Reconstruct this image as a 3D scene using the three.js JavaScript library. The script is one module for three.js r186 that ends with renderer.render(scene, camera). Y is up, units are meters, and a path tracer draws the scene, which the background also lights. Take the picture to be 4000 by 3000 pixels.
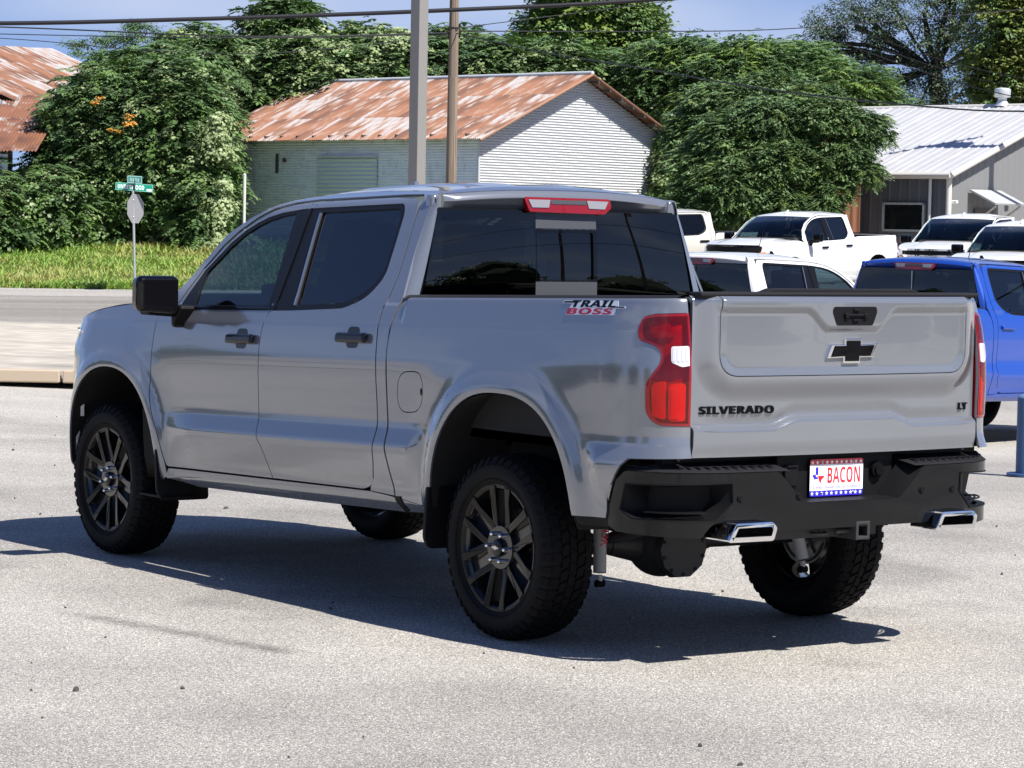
import * as THREE from 'three';
import { RoundedBoxGeometry } from 'three/addons/geometries/RoundedBoxGeometry.js';
import { mergeGeometries, mergeVertices, toCreasedNormals } from 'three/addons/utils/BufferGeometryUtils.js';
import { FontLoader } from 'three/addons/loaders/FontLoader.js';
import { TextGeometry } from 'three/addons/geometries/TextGeometry.js';

// ---------- camera, sky, sun, exposure ----------
const W = 1024, H = 768;
const scene = new THREE.Scene();
const camera = new THREE.PerspectiveCamera(15.3, W / H, 0.5, 1500);
const CAM = new THREE.Vector3(-10.374, 1.828, -8.274), YAW = 0.6189, PITCH = -0.0536, ROLL = 0.0190;
camera.position.copy(CAM);
camera.lookAt(CAM.x + Math.cos(PITCH) * Math.cos(YAW), CAM.y + Math.sin(PITCH), CAM.z + Math.cos(PITCH) * Math.sin(YAW));
camera.rotateZ(ROLL);
camera.updateMatrixWorld();
const renderer = new THREE.WebGLRenderer({ antialias: true });
renderer.setSize(W, H);
renderer.toneMapping = THREE.LinearToneMapping;
renderer.toneMappingExposure = 1.62;
renderer.shadowMap.enabled = true;

const SUN_DIR = new THREE.Vector3(-0.76, 1, 0.15).normalize();
const sun = new THREE.DirectionalLight(new THREE.Color().setRGB(1, 0.965, 0.915), 5.0);
sun.position.copy(SUN_DIR).multiplyScalar(120); sun.target.position.set(0, 0, 0);
sun.castShadow = true; sun.shadow.mapSize.set(4096, 4096); sun.shadow.radius = 1;
Object.assign(sun.shadow.camera, { left: -110, right: 110, top: 110, bottom: -110, near: 1, far: 300 });
scene.add(sun, sun.target);

// random numbers and noise, all seeded
function rng(seed) { let s = seed >>> 0; return () => { s = (s + 0x6d2b79f5) | 0; let t = Math.imul(s ^ (s >>> 15), 1 | s); t = (t + Math.imul(t ^ (t >>> 7), 61 | t)) ^ t; return ((t ^ (t >>> 14)) >>> 0) / 4294967296; }; }
const hash3 = (x, y, z) => { let h = Math.imul(x | 0, 374761393) ^ Math.imul(y | 0, 668265263) ^ Math.imul(z | 0, 2147483647 ^ 1274126177); h = Math.imul(h ^ (h >>> 13), 1274126177); return ((h ^ (h >>> 16)) >>> 0) / 4294967296; };
function noise3(x, y, z) {
  const xi = Math.floor(x), yi = Math.floor(y), zi = Math.floor(z), f = (t) => t * t * (3 - 2 * t), u = f(x - xi), v = f(y - yi), w = f(z - zi);
  const L = (a, b, t) => a + (b - a) * t, g = (i, j, k) => hash3(xi + i, yi + j, zi + k);
  return L(L(L(g(0, 0, 0), g(1, 0, 0), u), L(g(0, 1, 0), g(1, 1, 0), u), v), L(L(g(0, 0, 1), g(1, 0, 1), u), L(g(0, 1, 1), g(1, 1, 1), u), v), w);
}
const fbm = (x, y, z, n = 4) => { let a = 0, s = .5; for (let i = 0; i < n; i++) { a += s * noise3(x, y, z); x *= 2.03; y *= 2.03; z *= 2.03; s *= .5; } return a / (1 - Math.pow(.5, n)); };

{ // the sky: clear blue with thin streaks of summer cloud
  const w = 1024, h = 512, data = new Float32Array(w * h * 4);
  const st = (a, b, x) => { const t = Math.min(1, Math.max(0, (x - a) / (b - a))); return t * t * (3 - 2 * t); };
  for (let j = 0; j < h; j++) {
    const el = ((j + .5) / h - .5) * Math.PI, y = Math.sin(el), cy = Math.cos(el);
    for (let i = 0; i < w; i++) {
      const az = ((i + .5) / w - .5) * 2 * Math.PI, x = Math.cos(az) * cy, z = Math.sin(az) * cy, o = (j * w + i) * 4;
      let r, g, b;
      if (y >= -.02) {
        const k = Math.pow(Math.max(0, y), .5), t = st(0, .9, k);
        r = .38 + (.060 - .38) * t; g = .57 + (.14 - .57) * t; b = .98 + (.42 - .98) * t;
        const near = Math.max(0, x * SUN_DIR.x + y * SUN_DIR.y + z * SUN_DIR.z), glow = .25 * Math.pow(near, 12);
        r += glow; g += glow * .97; b += glow * .9;
        const p = 1 / (y + .16), c = fbm(x * p * 1.1 + 7, 3.1, z * p * 1.1 + 2, 5), c2 = fbm(x * p * 3 + 1, 9.7, z * p * 2 + 4, 4);
        const cl = st(.50, .80, c * .72 + c2 * .28) * .72 * st(0, .10, y + .04);
        r += (.80 - r) * cl; g += (.86 - g) * cl; b += (1.04 - b) * cl;
      } else { r = .30; g = .30; b = .29; }
      const q = .56; data[o] = r * q; data[o + 1] = g * q; data[o + 2] = b * q; data[o + 3] = 1;
    }
  }
  const sky = new THREE.DataTexture(data, w, h, THREE.RGBAFormat, THREE.FloatType);
  sky.mapping = THREE.EquirectangularReflectionMapping; sky.magFilter = sky.minFilter = THREE.LinearFilter; sky.needsUpdate = true;
  scene.background = sky; scene.environment = sky;
  scene.backgroundIntensity = 1; scene.environmentIntensity = 1;
}

// ---------- bookkeeping ----------
const used = new Map();
function numbered(name) { const n = used.get(name) ?? 0; used.set(name, n + 1); return n ? name + '_' + String(n).padStart(3, '0') : name; }
function thing(name, label, category, pos = [0, 0, 0], turn = 0, group) {
  const o = new THREE.Group(); o.name = numbered(name); o.position.set(...pos); o.rotation.y = turn;
  o.userData = { label, category }; if (group) o.userData.group = group; scene.add(o); return o;
}
function part(name, geo, mat, parent, label) {
  const m = new THREE.Mesh(Array.isArray(geo) ? join(geo) : geo, mat); m.name = name; m.castShadow = m.receiveShadow = true;
  if (label) m.userData.label = label; parent.add(m); return m;
}
function structure(name, geo, mat) { const m = part(name, geo, mat, scene); m.name = numbered(name); m.userData.kind = 'structure'; return m; }
function join(list) {
  const flat = list.map((g) => { g = g.index ? g.toNonIndexed() : g; if (!g.attributes.normal) g.computeVertexNormals(); if (!g.attributes.uv) g.setAttribute('uv', new THREE.BufferAttribute(new Float32Array(g.attributes.position.count * 2), 2)); for (const k of Object.keys(g.attributes)) if (!['position', 'normal', 'uv'].includes(k)) g.deleteAttribute(k); return g; });
  return mergeGeometries(flat, false);
}
const std = (rgb, rough = .6, metal = 0, more = {}) => new THREE.MeshStandardMaterial({ color: new THREE.Color().setRGB(...rgb), roughness: rough, metalness: metal, ...more });
const phys = (rgb, rough = .6, metal = 0, more = {}) => new THREE.MeshPhysicalMaterial({ color: new THREE.Color().setRGB(...rgb), roughness: rough, metalness: metal, ...more });
// site axes: metres to the right of, and metres away along, the line that looks over the lot
const FW = new THREE.Vector3(Math.cos(YAW), 0, Math.sin(YAW)), RT = new THREE.Vector3(-FW.z, 0, FW.x);
const site = (lat, dep, y = 0) => new THREE.Vector3(CAM.x + RT.x * lat + FW.x * dep, y, CAM.z + RT.z * lat + FW.z * dep);
const box = (w, h, d, x = 0, y = 0, z = 0) => new THREE.BoxGeometry(w, h, d).translate(x, y, z);
const rbox = (w, h, d, r, x = 0, y = 0, z = 0, seg = 2) => new RoundedBoxGeometry(w, h, d, seg, r).translate(x, y, z);
function tube(pts, r, seg = 24, rad = 8, closed = false) { return new THREE.TubeGeometry(new THREE.CatmullRomCurve3(pts.map((p) => new THREE.Vector3(...p)), closed, 'centripetal'), seg, r, rad, closed); }
function rod(a, b, r0, r1 = r0, n = 12) {
  const A = new THREE.Vector3(...a), B = new THREE.Vector3(...b), d = B.clone().sub(A);
  return new THREE.CylinderGeometry(r1, r0, d.length(), n).applyQuaternion(new THREE.Quaternion().setFromUnitVectors(new THREE.Vector3(0, 1, 0), d.clone().normalize())).translate((A.x + B.x) / 2, (A.y + B.y) / 2, (A.z + B.z) / 2);
}
function canvasTex(w, h, draw, srgb = true) {
  const c = document.createElement('canvas'); c.width = w; c.height = h; draw(c.getContext('2d'), w, h);
  const t = new THREE.CanvasTexture(c); if (srgb) t.colorSpace = THREE.SRGBColorSpace; t.wrapS = t.wrapT = THREE.RepeatWrapping; t.anisotropy = 8; return t;
}
function dataTex(n, fn, srgb = false) {
  const d = new Uint8Array(n * n * 4);
  for (let j = 0; j < n; j++) for (let i = 0; i < n; i++) { const v = fn(i, j, n), o = (j * n + i) * 4; for (let c = 0; c < 3; c++) d[o + c] = Math.max(0, Math.min(255, Math.round(255 * (v.length ? v[c] : v)))); d[o + 3] = 255; }
  const t = new THREE.DataTexture(d, n, n); t.wrapS = t.wrapT = THREE.RepeatWrapping; t.magFilter = t.minFilter = THREE.LinearFilter; if (srgb) t.colorSpace = THREE.SRGBColorSpace; t.needsUpdate = true; return t;
}
const font = await new FontLoader().loadAsync('fonts/droid/droid_sans_bold.typeface.json');
// ---------- shape of the pickup body: half width and plan lines, in metres from the rear axle ----------
const clamp = (x, a = 0, b = 1) => Math.min(b, Math.max(a, x));
const sstep = (a, b, x) => { const t = clamp((x - a) / (b - a)); return t * t * (3 - 2 * t); };
const mix = (a, b, t) => a + (b - a) * t;
// monotone cubic through a table of [x, y]
function curve(tab) {
  const n = tab.length, m = [], d = [];
  for (let i = 0; i < n - 1; i++) d.push((tab[i + 1][1] - tab[i][1]) / (tab[i + 1][0] - tab[i][0]));
  m[0] = d[0]; m[n - 1] = d[n - 2];
  for (let i = 1; i < n - 1; i++) m[i] = d[i - 1] * d[i] <= 0 ? 0 : 2 * d[i - 1] * d[i] / (d[i - 1] + d[i]);
  return (x) => {
    if (x <= tab[0][0]) return tab[0][1] + (x - tab[0][0]) * m[0];
    if (x >= tab[n - 1][0]) return tab[n - 1][1] + (x - tab[n - 1][0]) * m[n - 1];
    let i = 0; while (x > tab[i + 1][0]) i++;
    const h = tab[i + 1][0] - tab[i][0], t = (x - tab[i][0]) / h, t2 = t * t, t3 = t2 * t;
    return (2 * t3 - 3 * t2 + 1) * tab[i][1] + (t3 - 2 * t2 + t) * h * m[i] + (-2 * t3 + 3 * t2) * tab[i + 1][1] + (t3 - t2) * h * m[i + 1];
  };
}
const RAKE = 0.028;
const yOf = (yr, x) => yr - RAKE * (x - 1);                         // the body sits nose-down by 1.6 degrees
const secLedge = curve([[.46, .86], [.505, .905], [.54, .935], [.565, .943], [.6, .946], [.66, .962], [.74, .981], [.785, .9895], [.798, .9900], [.810, .9885], [.84, .9795], [.87, .9695], [.884, .9650], [.890, .9636], [.90, .9628], [.93, .961], [1.0, .961], [1.12, .963], [1.2, .961], [1.28, .953], [1.35, .9435], [1.366, .9410], [1.378, .9375], [1.39, .9330], [1.47, .905]]);
const secPlain = curve([[.46, .86], [.505, .905], [.54, .935], [.6, .946], [.75, .957], [.9, .961], [1.0, .961], [1.12, .963], [1.2, .961], [1.28, .953], [1.35, .9435], [1.366, .9410], [1.378, .9375], [1.39, .9330], [1.47, .905]]);
const secGlass = curve([[1.46, .903], [1.5, .889], [1.6, .850], [1.75, .790], [1.9, .728], [1.96, .698], [1.99, .66], [2.01, .6]]);
const secBed = curve([[1.35, .9435], [1.366, .9412], [1.378, .9380], [1.39, .9345], [1.47, .917], [1.49, .911], [1.504, .900], [1.512, .88]]);
const ARCH = { rear: { x: -.045, a: .545, yb: .50, b: .606, n: 2.4 }, front: { x: 3.665, a: .54, yb: .43, b: .61, n: 2.2 } };
function archOut(c, x, y) {                                       // metres outside the wheel opening (negative inside)
  const u = Math.abs(x - c.x) / c.a, v = Math.max(0, y - c.yb) / c.b, k = Math.pow(Math.pow(u, c.n) + Math.pow(v, c.n), 1 / c.n);
  return (k - 1) * (c.a * u + c.b * v) / Math.max(1e-6, u + v);
}
const flareProfile = curve([[-.05, .036], [0, .0375], [.012, .038], [.035, .0365], [.055, .032], [.075, .025], [.092, .018], [.108, .0125], [.16, .006], [.3, .001], [.5, 0]]);
function halfW(x, yr) {
  const y = yOf(yr, x);
  const front = sstep(3.18, 2.72, x);
  let w = mix(secPlain(yr), secLedge(yr), front);
  if (yr > 1.47) w = x > .83 || x < -3 ? secGlass(yr) : secBed(yr);
  if (x <= .83 && yr > 1.36) w = secBed(yr);
  if (yr > 1.46 && x > 1.9) w -= .045 * Math.pow((x - 1.9) / 1.2, 2) * sstep(1.46, 1.7, yr);
  for (const k of ['rear', 'front']) {
    const d = archOut(ARCH[k], x, y);
    if (d < .5) w = Math.max(w, mix(w, .962, .6)) * 0 + w + flareProfile(d) * sstep(1.36, 1.2, yr) * sstep(.42, .5, y + .02);
    // calm the ledge close to the flare
    if (k === 'rear' && d < .22 && yr < 1) w = mix(secPlain(yr) + flareProfile(d), w, sstep(.1, .24, d));
  }
  if (x > 3.3) w -= .03 * sstep(3.3, 4.2, x) * sstep(1.15, 1.45, yr);
  return w;
}
const bez = (p, t) => { const s = 1 - t; return [0, 1].map((i) => s * s * s * p[0][i] + 3 * s * s * t * p[1][i] + 3 * s * t * t * p[2][i] + t * t * t * p[3][i]); };
function arcTable(p) { const T = [[0, 0]]; let q = bez(p, 0), L = 0; for (let i = 1; i <= 80; i++) { const r = bez(p, i / 80); L += Math.hypot(r[0] - q[0], r[1] - q[1]); T.push([L, i / 80]); q = r; } return { L, at: curve(T) }; }
// corners in plan as [x, width - .96]
const REARC = [[-.74, 0], [-.98, .004], [-1.125, -.03], [-1.155, -.165]], REARA = arcTable(REARC);
const FRONTC = [[3.98, 0], [4.30, -.01], [4.56, -.20], [4.70, -.52]], FRONTA = arcTable(FRONTC);
// side skin, left of the truck (z negative): s runs forward, equal to x between the corners
function side(s, yr, inset = 0) {
  let x = s, off = 0, nx = 0, nz = -1;
  if (s < -.74) { const t = REARA.at(-.74 - s), a = bez(REARC, t), b = bez(REARC, Math.min(1, t + .01)), c = bez(REARC, Math.max(0, t - .01)); x = a[0]; off = a[1]; const dx = b[0] - c[0], dz = -(b[1] - c[1]), l = Math.hypot(dx, dz); nx = -dz / l * -1; nz = dx / l; nx = -Math.abs(dz / l); nz = -Math.abs(dx / l); }
  if (s > 3.98) { const t = FRONTA.at(s - 3.98), a = bez(FRONTC, t), b = bez(FRONTC, Math.min(1, t + .01)), c = bez(FRONTC, Math.max(0, t - .01)); x = a[0]; off = a[1]; const dx = b[0] - c[0], dz = b[1] - c[1], l = Math.hypot(dx, dz); nx = Math.abs(dz / l); nz = -Math.abs(dx / l); }
  const w = halfW(s < -.74 ? Math.max(s, -.74 - (-.74 - s)) : Math.min(s, 4.6), yr) - .96 - inset;
  return [x + nx * w, yOf(yr, x), -(.99 + off) + nz * w];
}
// tailgate skin: z across, y up; d is how far the pressing stands out
const tgLean = curve([[.85, 0], [1.0, .004], [1.3, -.012], [1.56, -.03]]);
function tailgate(z, y, d = 0) { return [-(1.148 + .042 * (1 - (z / .8) * (z / .8)) + tgLean(y) + d), y, z]; }
// bumper skin: s across from the centre, round the corner and along the side
const BUMPC = [[-1.235, .66], [-1.20, .90], [-1.10, .985], [-.88, 1.0]], BUMPA = arcTable(BUMPC);
function bumper(s, y, d = 0) {
  const a = Math.abs(s), sg = Math.sign(s) || 1;
  if (a <= .66) { const x = -1.262 + .027 * (a / .66) ** 2; return [x - d, y, s]; }
  if (a - .66 >= BUMPA.L) return [-.88 + (a - .66 - BUMPA.L), y, sg * (1.0 + d)];
  const t = BUMPA.at(a - .66), p = bez(BUMPC, t), b = bez(BUMPC, Math.min(1, t + .01)), c = bez(BUMPC, Math.max(0, t - .01)), dx = b[0] - c[0], dz = b[1] - c[1], l = Math.hypot(dx, dz);
  return [p[0] - dz / l * d, y, sg * (p[1] + dx / l * d)];
}
// ---------- panels: a flat outline cut into cells and laid on a curved skin ----------
function clipHalf(poly, axis, val, keepGreater) {
  const out = []; const n = poly.length; if (!n) return out;
  for (let i = 0; i < n; i++) {
    const a = poly[i], b = poly[(i + 1) % n], ia = keepGreater ? a[axis] >= val : a[axis] <= val, ib = keepGreater ? b[axis] >= val : b[axis] <= val;
    if (ia) out.push(a);
    if (ia !== ib) { const t = (val - a[axis]) / (b[axis] - a[axis]); const p = [a[0] + (b[0] - a[0]) * t, a[1] + (b[1] - a[1]) * t]; p[axis] = val; out.push(p); }
  }
  return out;
}
const area2 = (p) => { let s = 0; for (let i = 0; i < p.length; i++) { const a = p[i], b = p[(i + 1) % p.length]; s += a[0] * b[1] - b[0] * a[1]; } return s / 2; };
// outline with corner radii: points may carry a third number, the radius
function rounded(pts, n = 4) {
  const out = [];
  pts.forEach((p, i) => {
    const r = p[2]; if (!r) return out.push([p[0], p[1]]);
    const a = pts[(i + pts.length - 1) % pts.length], b = pts[(i + 1) % pts.length];
    const la = Math.hypot(a[0] - p[0], a[1] - p[1]), lb = Math.hypot(b[0] - p[0], b[1] - p[1]), k = Math.min(r, la * .48, lb * .48);
    const A = [p[0] + (a[0] - p[0]) / la * k, p[1] + (a[1] - p[1]) / la * k], B = [p[0] + (b[0] - p[0]) / lb * k, p[1] + (b[1] - p[1]) / lb * k];
    for (let j = 0; j <= n; j++) { const t = j / n, s = 1 - t; out.push([s * s * A[0] + 2 * s * t * p[0] + t * t * B[0], s * s * A[1] + 2 * s * t * p[1] + t * t * B[1]]); }
  });
  return out;
}
// smooth open line through points
function spline(pts, n = 6) {
  const c = new THREE.CatmullRomCurve3(pts.map((p) => new THREE.Vector3(p[0], p[1], 0)), false, 'centripetal');
  return c.getPoints((pts.length - 1) * n).map((v) => [v.x, v.y]);
}
function inset(poly, d) {
  const n = poly.length, sg = area2(poly) > 0 ? 1 : -1, out = [];
  for (let i = 0; i < n; i++) {
    const a = poly[(i + n - 1) % n], p = poly[i], b = poly[(i + 1) % n];
    let e1 = [p[0] - a[0], p[1] - a[1]], e2 = [b[0] - p[0], b[1] - p[1]]; const l1 = Math.hypot(...e1) || 1e-9, l2 = Math.hypot(...e2) || 1e-9;
    const n1 = [-e1[1] / l1 * sg, e1[0] / l1 * sg], n2 = [-e2[1] / l2 * sg, e2[0] / l2 * sg];
    let m = [n1[0] + n2[0], n1[1] + n2[1]]; const l = Math.hypot(...m) || 1e-9, c = Math.max(.35, l / 2);
    out.push([p[0] + m[0] / l * d / c, p[1] + m[1] / l * d / c]);
  }
  return out;
}
function dense(poly, step) { // cut long edges so that they follow the skin
  const out = []; poly.forEach((a, i) => { const b = poly[(i + 1) % poly.length], n = Math.max(1, Math.ceil(Math.hypot(b[0] - a[0], b[1] - a[1]) / step)); for (let k = 0; k < n; k++) out.push([a[0] + (b[0] - a[0]) * k / n, a[1] + (b[1] - a[1]) * k / n]); });
  return out;
}
// map(a, b, d): skin pushed in by d. edge: how far the panel's rim turns inwards. flip when the map's handedness is mirrored
function panel(poly, map, { cell = .03, cellB = cell, edge = .012, lift = 0, flip = false, uv = 1, holes = [] } = {}) {
  const P = [], N = [], T = [], h = 1.5e-3;
  const at = (a, b) => map(a, b, -lift);
  const nrm = (a, b) => {
    const p = at(a + h, b), q = at(a - h, b), r = at(a, b + h), s = at(a, b - h);
    const u = [p[0] - q[0], p[1] - q[1], p[2] - q[2]], v = [r[0] - s[0], r[1] - s[1], r[2] - s[2]];
    const n = [u[1] * v[2] - u[2] * v[1], u[2] * v[0] - u[0] * v[2], u[0] * v[1] - u[1] * v[0]], l = (Math.hypot(...n) || 1) * (flip ? -1 : 1);
    return [n[0] / l, n[1] / l, n[2] / l];
  };
  if (area2(poly) < 0) poly = poly.slice().reverse();
  const cache = new Map();
  const vert = (q) => { const k = q[0].toFixed(5) + ',' + q[1].toFixed(5); let v = cache.get(k); if (!v) cache.set(k, v = [at(q[0], q[1]), nrm(q[0], q[1])]); P.push(...v[0]); N.push(...v[1]); T.push(q[0] * uv, q[1] * uv); };
  const tri = (a, b, c) => { if (flip) { vert(a); vert(c); vert(b); } else { vert(a); vert(b); vert(c); } };
  // holes are cut by splitting: each hole joins the outline through a slit
  let outline = poly;
  for (let hole of holes) {
    if (area2(hole) > 0) hole = hole.slice().reverse();
    let best = 1e9, bi = 0, bj = 0;
    outline.forEach((p, i) => hole.forEach((q, j) => { const d = Math.hypot(p[0] - q[0], p[1] - q[1]); if (d < best) { best = d; bi = i; bj = j; } }));
    outline = [...outline.slice(0, bi + 1), ...hole.slice(bj), ...hole.slice(0, bj + 1), ...outline.slice(bi)];
  }
  let x0 = 1e9, x1 = -1e9, y0 = 1e9, y1 = -1e9; for (const p of outline) { x0 = Math.min(x0, p[0]); x1 = Math.max(x1, p[0]); y0 = Math.min(y0, p[1]); y1 = Math.max(y1, p[1]); }
  const nx = Math.max(1, Math.ceil((x1 - x0) / cell)), ny = Math.max(1, Math.ceil((y1 - y0) / cellB));
  const X = (i) => x0 + (x1 - x0) * i / nx, Y = (j) => y0 + (y1 - y0) * j / ny;
  for (let i = 0; i < nx; i++) {
    const col = clipHalf(clipHalf(outline, 0, X(i), true), 0, X(i + 1), false); if (col.length < 3) continue;
    for (let j = 0; j < ny; j++) {
      let c = clipHalf(clipHalf(col, 1, Y(j), true), 1, Y(j + 1), false); if (c.length < 3) continue;
      const ar = Math.abs(area2(c)), full = (X(i + 1) - X(i)) * (Y(j + 1) - Y(j));
      if (ar < full * 1e-5) continue;
      if (ar > full * .99999) { const q = [[X(i), Y(j)], [X(i + 1), Y(j)], [X(i + 1), Y(j + 1)], [X(i), Y(j + 1)]]; tri(q[0], q[1], q[2]); tri(q[0], q[2], q[3]); continue; }
      c = c.filter((p, k) => { const b = c[(k + 1) % c.length]; return Math.hypot(p[0] - b[0], p[1] - b[1]) > 1e-7; });
      if (c.length < 3) continue;
      const f = THREE.ShapeUtils.triangulateShape(c.map((p) => new THREE.Vector2(p[0], p[1])), []);
      for (const t of f) { const a = c[t[0]], b = c[t[1]], d = c[t[2]]; const s = (b[0] - a[0]) * (d[1] - a[1]) - (b[1] - a[1]) * (d[0] - a[0]); if (Math.abs(s) < 1e-9) continue; s > 0 ? tri(a, b, d) : tri(a, d, b); }
    }
  }
  if (edge) for (const ring of [poly, ...holes.map((q) => area2(q) > 0 ? q.slice().reverse() : q)]) {
    const R = dense(ring, Math.max(cell, cellB) * 1.2), n = R.length;
    for (let i = 0; i < n; i++) {
      const a = R[i], b = R[(i + 1) % n]; if (Math.hypot(a[0] - b[0], a[1] - b[1]) < 1e-7) continue;
      const pa = at(a[0], a[1]), pb = at(b[0], b[1]), na = nrm(a[0], a[1]), nb = nrm(b[0], b[1]);
      const qa = pa.map((v, k) => v - na[k] * edge), qb = pb.map((v, k) => v - nb[k] * edge);
      const u = [pb[0] - pa[0], pb[1] - pa[1], pb[2] - pa[2]]; let m = [u[1] * na[2] - u[2] * na[1], u[2] * na[0] - u[0] * na[2], u[0] * na[1] - u[1] * na[0]]; const l = Math.hypot(...m) || 1; m = m.map((v) => v / l * (flip ? -1 : 1));
      const quad = flip ? [pa, pb, qb, pa, qb, qa] : [pa, qb, pb, pa, qa, qb];
      for (const p of quad) { P.push(...p); N.push(...m); T.push(0, 0); }
    }
  }
  const g = new THREE.BufferGeometry();
  g.setAttribute('position', new THREE.Float32BufferAttribute(P, 3)); g.setAttribute('normal', new THREE.Float32BufferAttribute(N, 3)); g.setAttribute('uv', new THREE.Float32BufferAttribute(T, 2));
  return g;
}
function gridSurf(fn, nu, nv, flip = false) {
  const g = new THREE.PlaneGeometry(1, 1, nu, nv), p = g.attributes.position, uv = g.attributes.uv;
  for (let i = 0; i < p.count; i++) { const q = fn(uv.getX(i), uv.getY(i)); p.setXYZ(i, q[0], q[1], q[2]); }
  if (flip) { const ix = g.index.array; for (let i = 0; i < ix.length; i += 3) { const t = ix[i]; ix[i] = ix[i + 1]; ix[i + 1] = t; } }
  g.computeVertexNormals(); return g;
}
function mirrored(g) { // the same piece on the truck's other side
  const m = g.clone(), p = m.attributes.position, n = m.attributes.normal;
  for (let i = 0; i < p.count; i++) { p.setZ(i, -p.getZ(i)); if (n) n.setZ(i, -n.getZ(i)); }
  if (m.index) { const ix = m.index.array; for (let i = 0; i < ix.length; i += 3) { const t = ix[i]; ix[i] = ix[i + 1]; ix[i + 1] = t; } }
  else for (const k of Object.keys(m.attributes)) { const a = m.attributes[k], s = a.itemSize, r = a.array; for (let i = 0; i < a.count; i += 3) for (let c = 0; c < s; c++) { const x = (i + 1) * s + c, y = (i + 2) * s + c, t = r[x]; r[x] = r[y]; r[y] = t; } }
  return m;
}
// ---------- pickup truck ----------
const noiseBump = dataTex(256, (i, j, n) => .5 + .5 * (hash3(i, j, 3) - .5) + .3 * (noise3(i / 6, j / 6, 1) - .5));
const MT = {
  black: phys([.004, .004, .005], .6, 0, { specularIntensity: .2 }), gloss: phys([.002, .002, .003], .3, 0, { specularIntensity: .1, clearcoat: .75, clearcoatRoughness: .02 }), plastic: phys([.006, .006, .007], .55, 0, { specularIntensity: .35 }), trim: phys([.006, .006, .007], .35, 0, { specularIntensity: .4 }),
  pad: phys([.012, .012, .014], .7, 0, { specularIntensity: .4 }), rubber: phys([.0075, .0075, .008], .7, 0, { specularIntensity: .3 }), rubberDark: phys([.005, .005, .0055], .75, 0, { specularIntensity: .3 }), liner: std([.006, .006, .006], .9),
  rimFace: phys([.010, .0095, .009], .22, .8, { clearcoat: .2, clearcoatRoughness: .08 }), rimDark: phys([.012, .012, .013], .25, .2, { clearcoat: .8, clearcoatRoughness: .06 }), chrome: std([.86, .86, .87], .07, 1), satin: std([.62, .62, .63], .28, 1),
  brake: std([.30, .29, .27], .42, .8), steel: std([.05, .05, .05], .55, .5), white: std([.75, .75, .74], .4), brass: std([.55, .38, .12], .4, .8),
  tint: phys([.10, .16, .18], 0, 0, { transmission: 1, thickness: 0, ior: 1.6 }), tintDark: phys([.020, .026, .032], 0, 0, { transmission: 1, thickness: 0, ior: 1.62 }), shield: phys([.55, .66, .64], 0, 0, { transmission: 1, thickness: 0 }),
  lensRed: phys([.80, .02, .025], .0, 0, { transmission: .94, thickness: 0, ior: 1.5, clearcoat: 1, clearcoatRoughness: .02 }), lampBack: std([.30, .02, .02], .4, .3), lampBright: std([.80, .015, .01], .3), lampCore: phys([.85, .03, .015], .25, .1, { clearcoat: 1 }), lampDeep: phys([.25, .004, .008], .15, .1, { clearcoat: 1, clearcoatRoughness: .02 }),
  clear: phys([.92, .93, .95], .02, 0, { transmission: .85, thickness: 0 }), reflector: phys([.78, .78, .80], .30, .25, { clearcoat: 1, clearcoatRoughness: .03 }), amber: phys([.85, .25, .02], .15, 0, { clearcoat: 1 }),
  seat: std([.018, .018, .02], .8), dash: std([.014, .014, .015], .7), frost: std([.075, .078, .084], .28, .1), bedliner: std([.02, .02, .02], .9), sticker: std([.35, .36, .36], .6),
  emblemFace: phys([.002, .002, .003], .3, 0, { specularIntensity: .1, clearcoat: .3, clearcoatRoughness: .02 }), redInk: std([.45, .01, .05], .4), clearRib: phys([.58, .58, .61], .2, 0, { clearcoat: 1 }), skin: phys([.004, .004, .005], .06, 0, { specularIntensity: .5 }),
};
function paint(rgb, metal) { return metal ? phys(rgb, .15, .52, { clearcoat: 1, clearcoatRoughness: .006 }) : phys(rgb, .4, 0, { clearcoat: 1, clearcoatRoughness: .02 }); }
const textGeo = (s, size, depth) => { const g = new TextGeometry(s, { font, size, depth, curveSegments: 4, bevelEnabled: true, bevelThickness: depth * .25, bevelSize: size * .02, bevelSegments: 1 }); g.computeBoundingBox(); return g; };
// lays a flat extruded piece (x along the first coordinate, y along the second, z outwards) on a skin
function wrapOn(g, map, a0, b0, dirA = 1, out = .002) {
  g = g.index ? g.toNonIndexed() : g; const p = g.attributes.position;
  for (let i = 0; i < p.count; i++) { const q = map(a0 + dirA * p.getX(i), b0 + p.getY(i), -(out + p.getZ(i))); p.setXYZ(i, q[0], q[1], q[2]); }
  g.computeVertexNormals(); return g;
}
const bowtie = (s, k = 1) => { const a = .15 * s, b = .105 * s, c = .045 * s, e = .026 * s, f = .053 * s; return [[-a, -e - .004 * s], [-c - .005 * s, -e], [-c - .005 * s, -f], [c - .003 * s, -f], [c - .003 * s, -e], [b + .02 * s, -e], [a, e + .004 * s], [c + .005 * s, e], [c + .005 * s, f], [-c + .003 * s, f], [-c + .003 * s, e], [-b - .02 * s, e]].map((p) => [p[0] * k, p[1] * k]); };
const shapeOf = (pts) => new THREE.Shape(pts.map((p) => new THREE.Vector2(p[0], p[1])));
const extrude = (pts, depth, bevel = 0, holes = [], bs = 2) => { const s = shapeOf(pts); for (const h of holes) s.holes.push(new THREE.Path(h.map((p) => new THREE.Vector2(p[0], p[1])))); return new THREE.ExtrudeGeometry(s, { depth, bevelEnabled: bevel > 0, bevelThickness: bevel, bevelSize: bevel, bevelSegments: bs, curveSegments: 8 }); };

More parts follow.
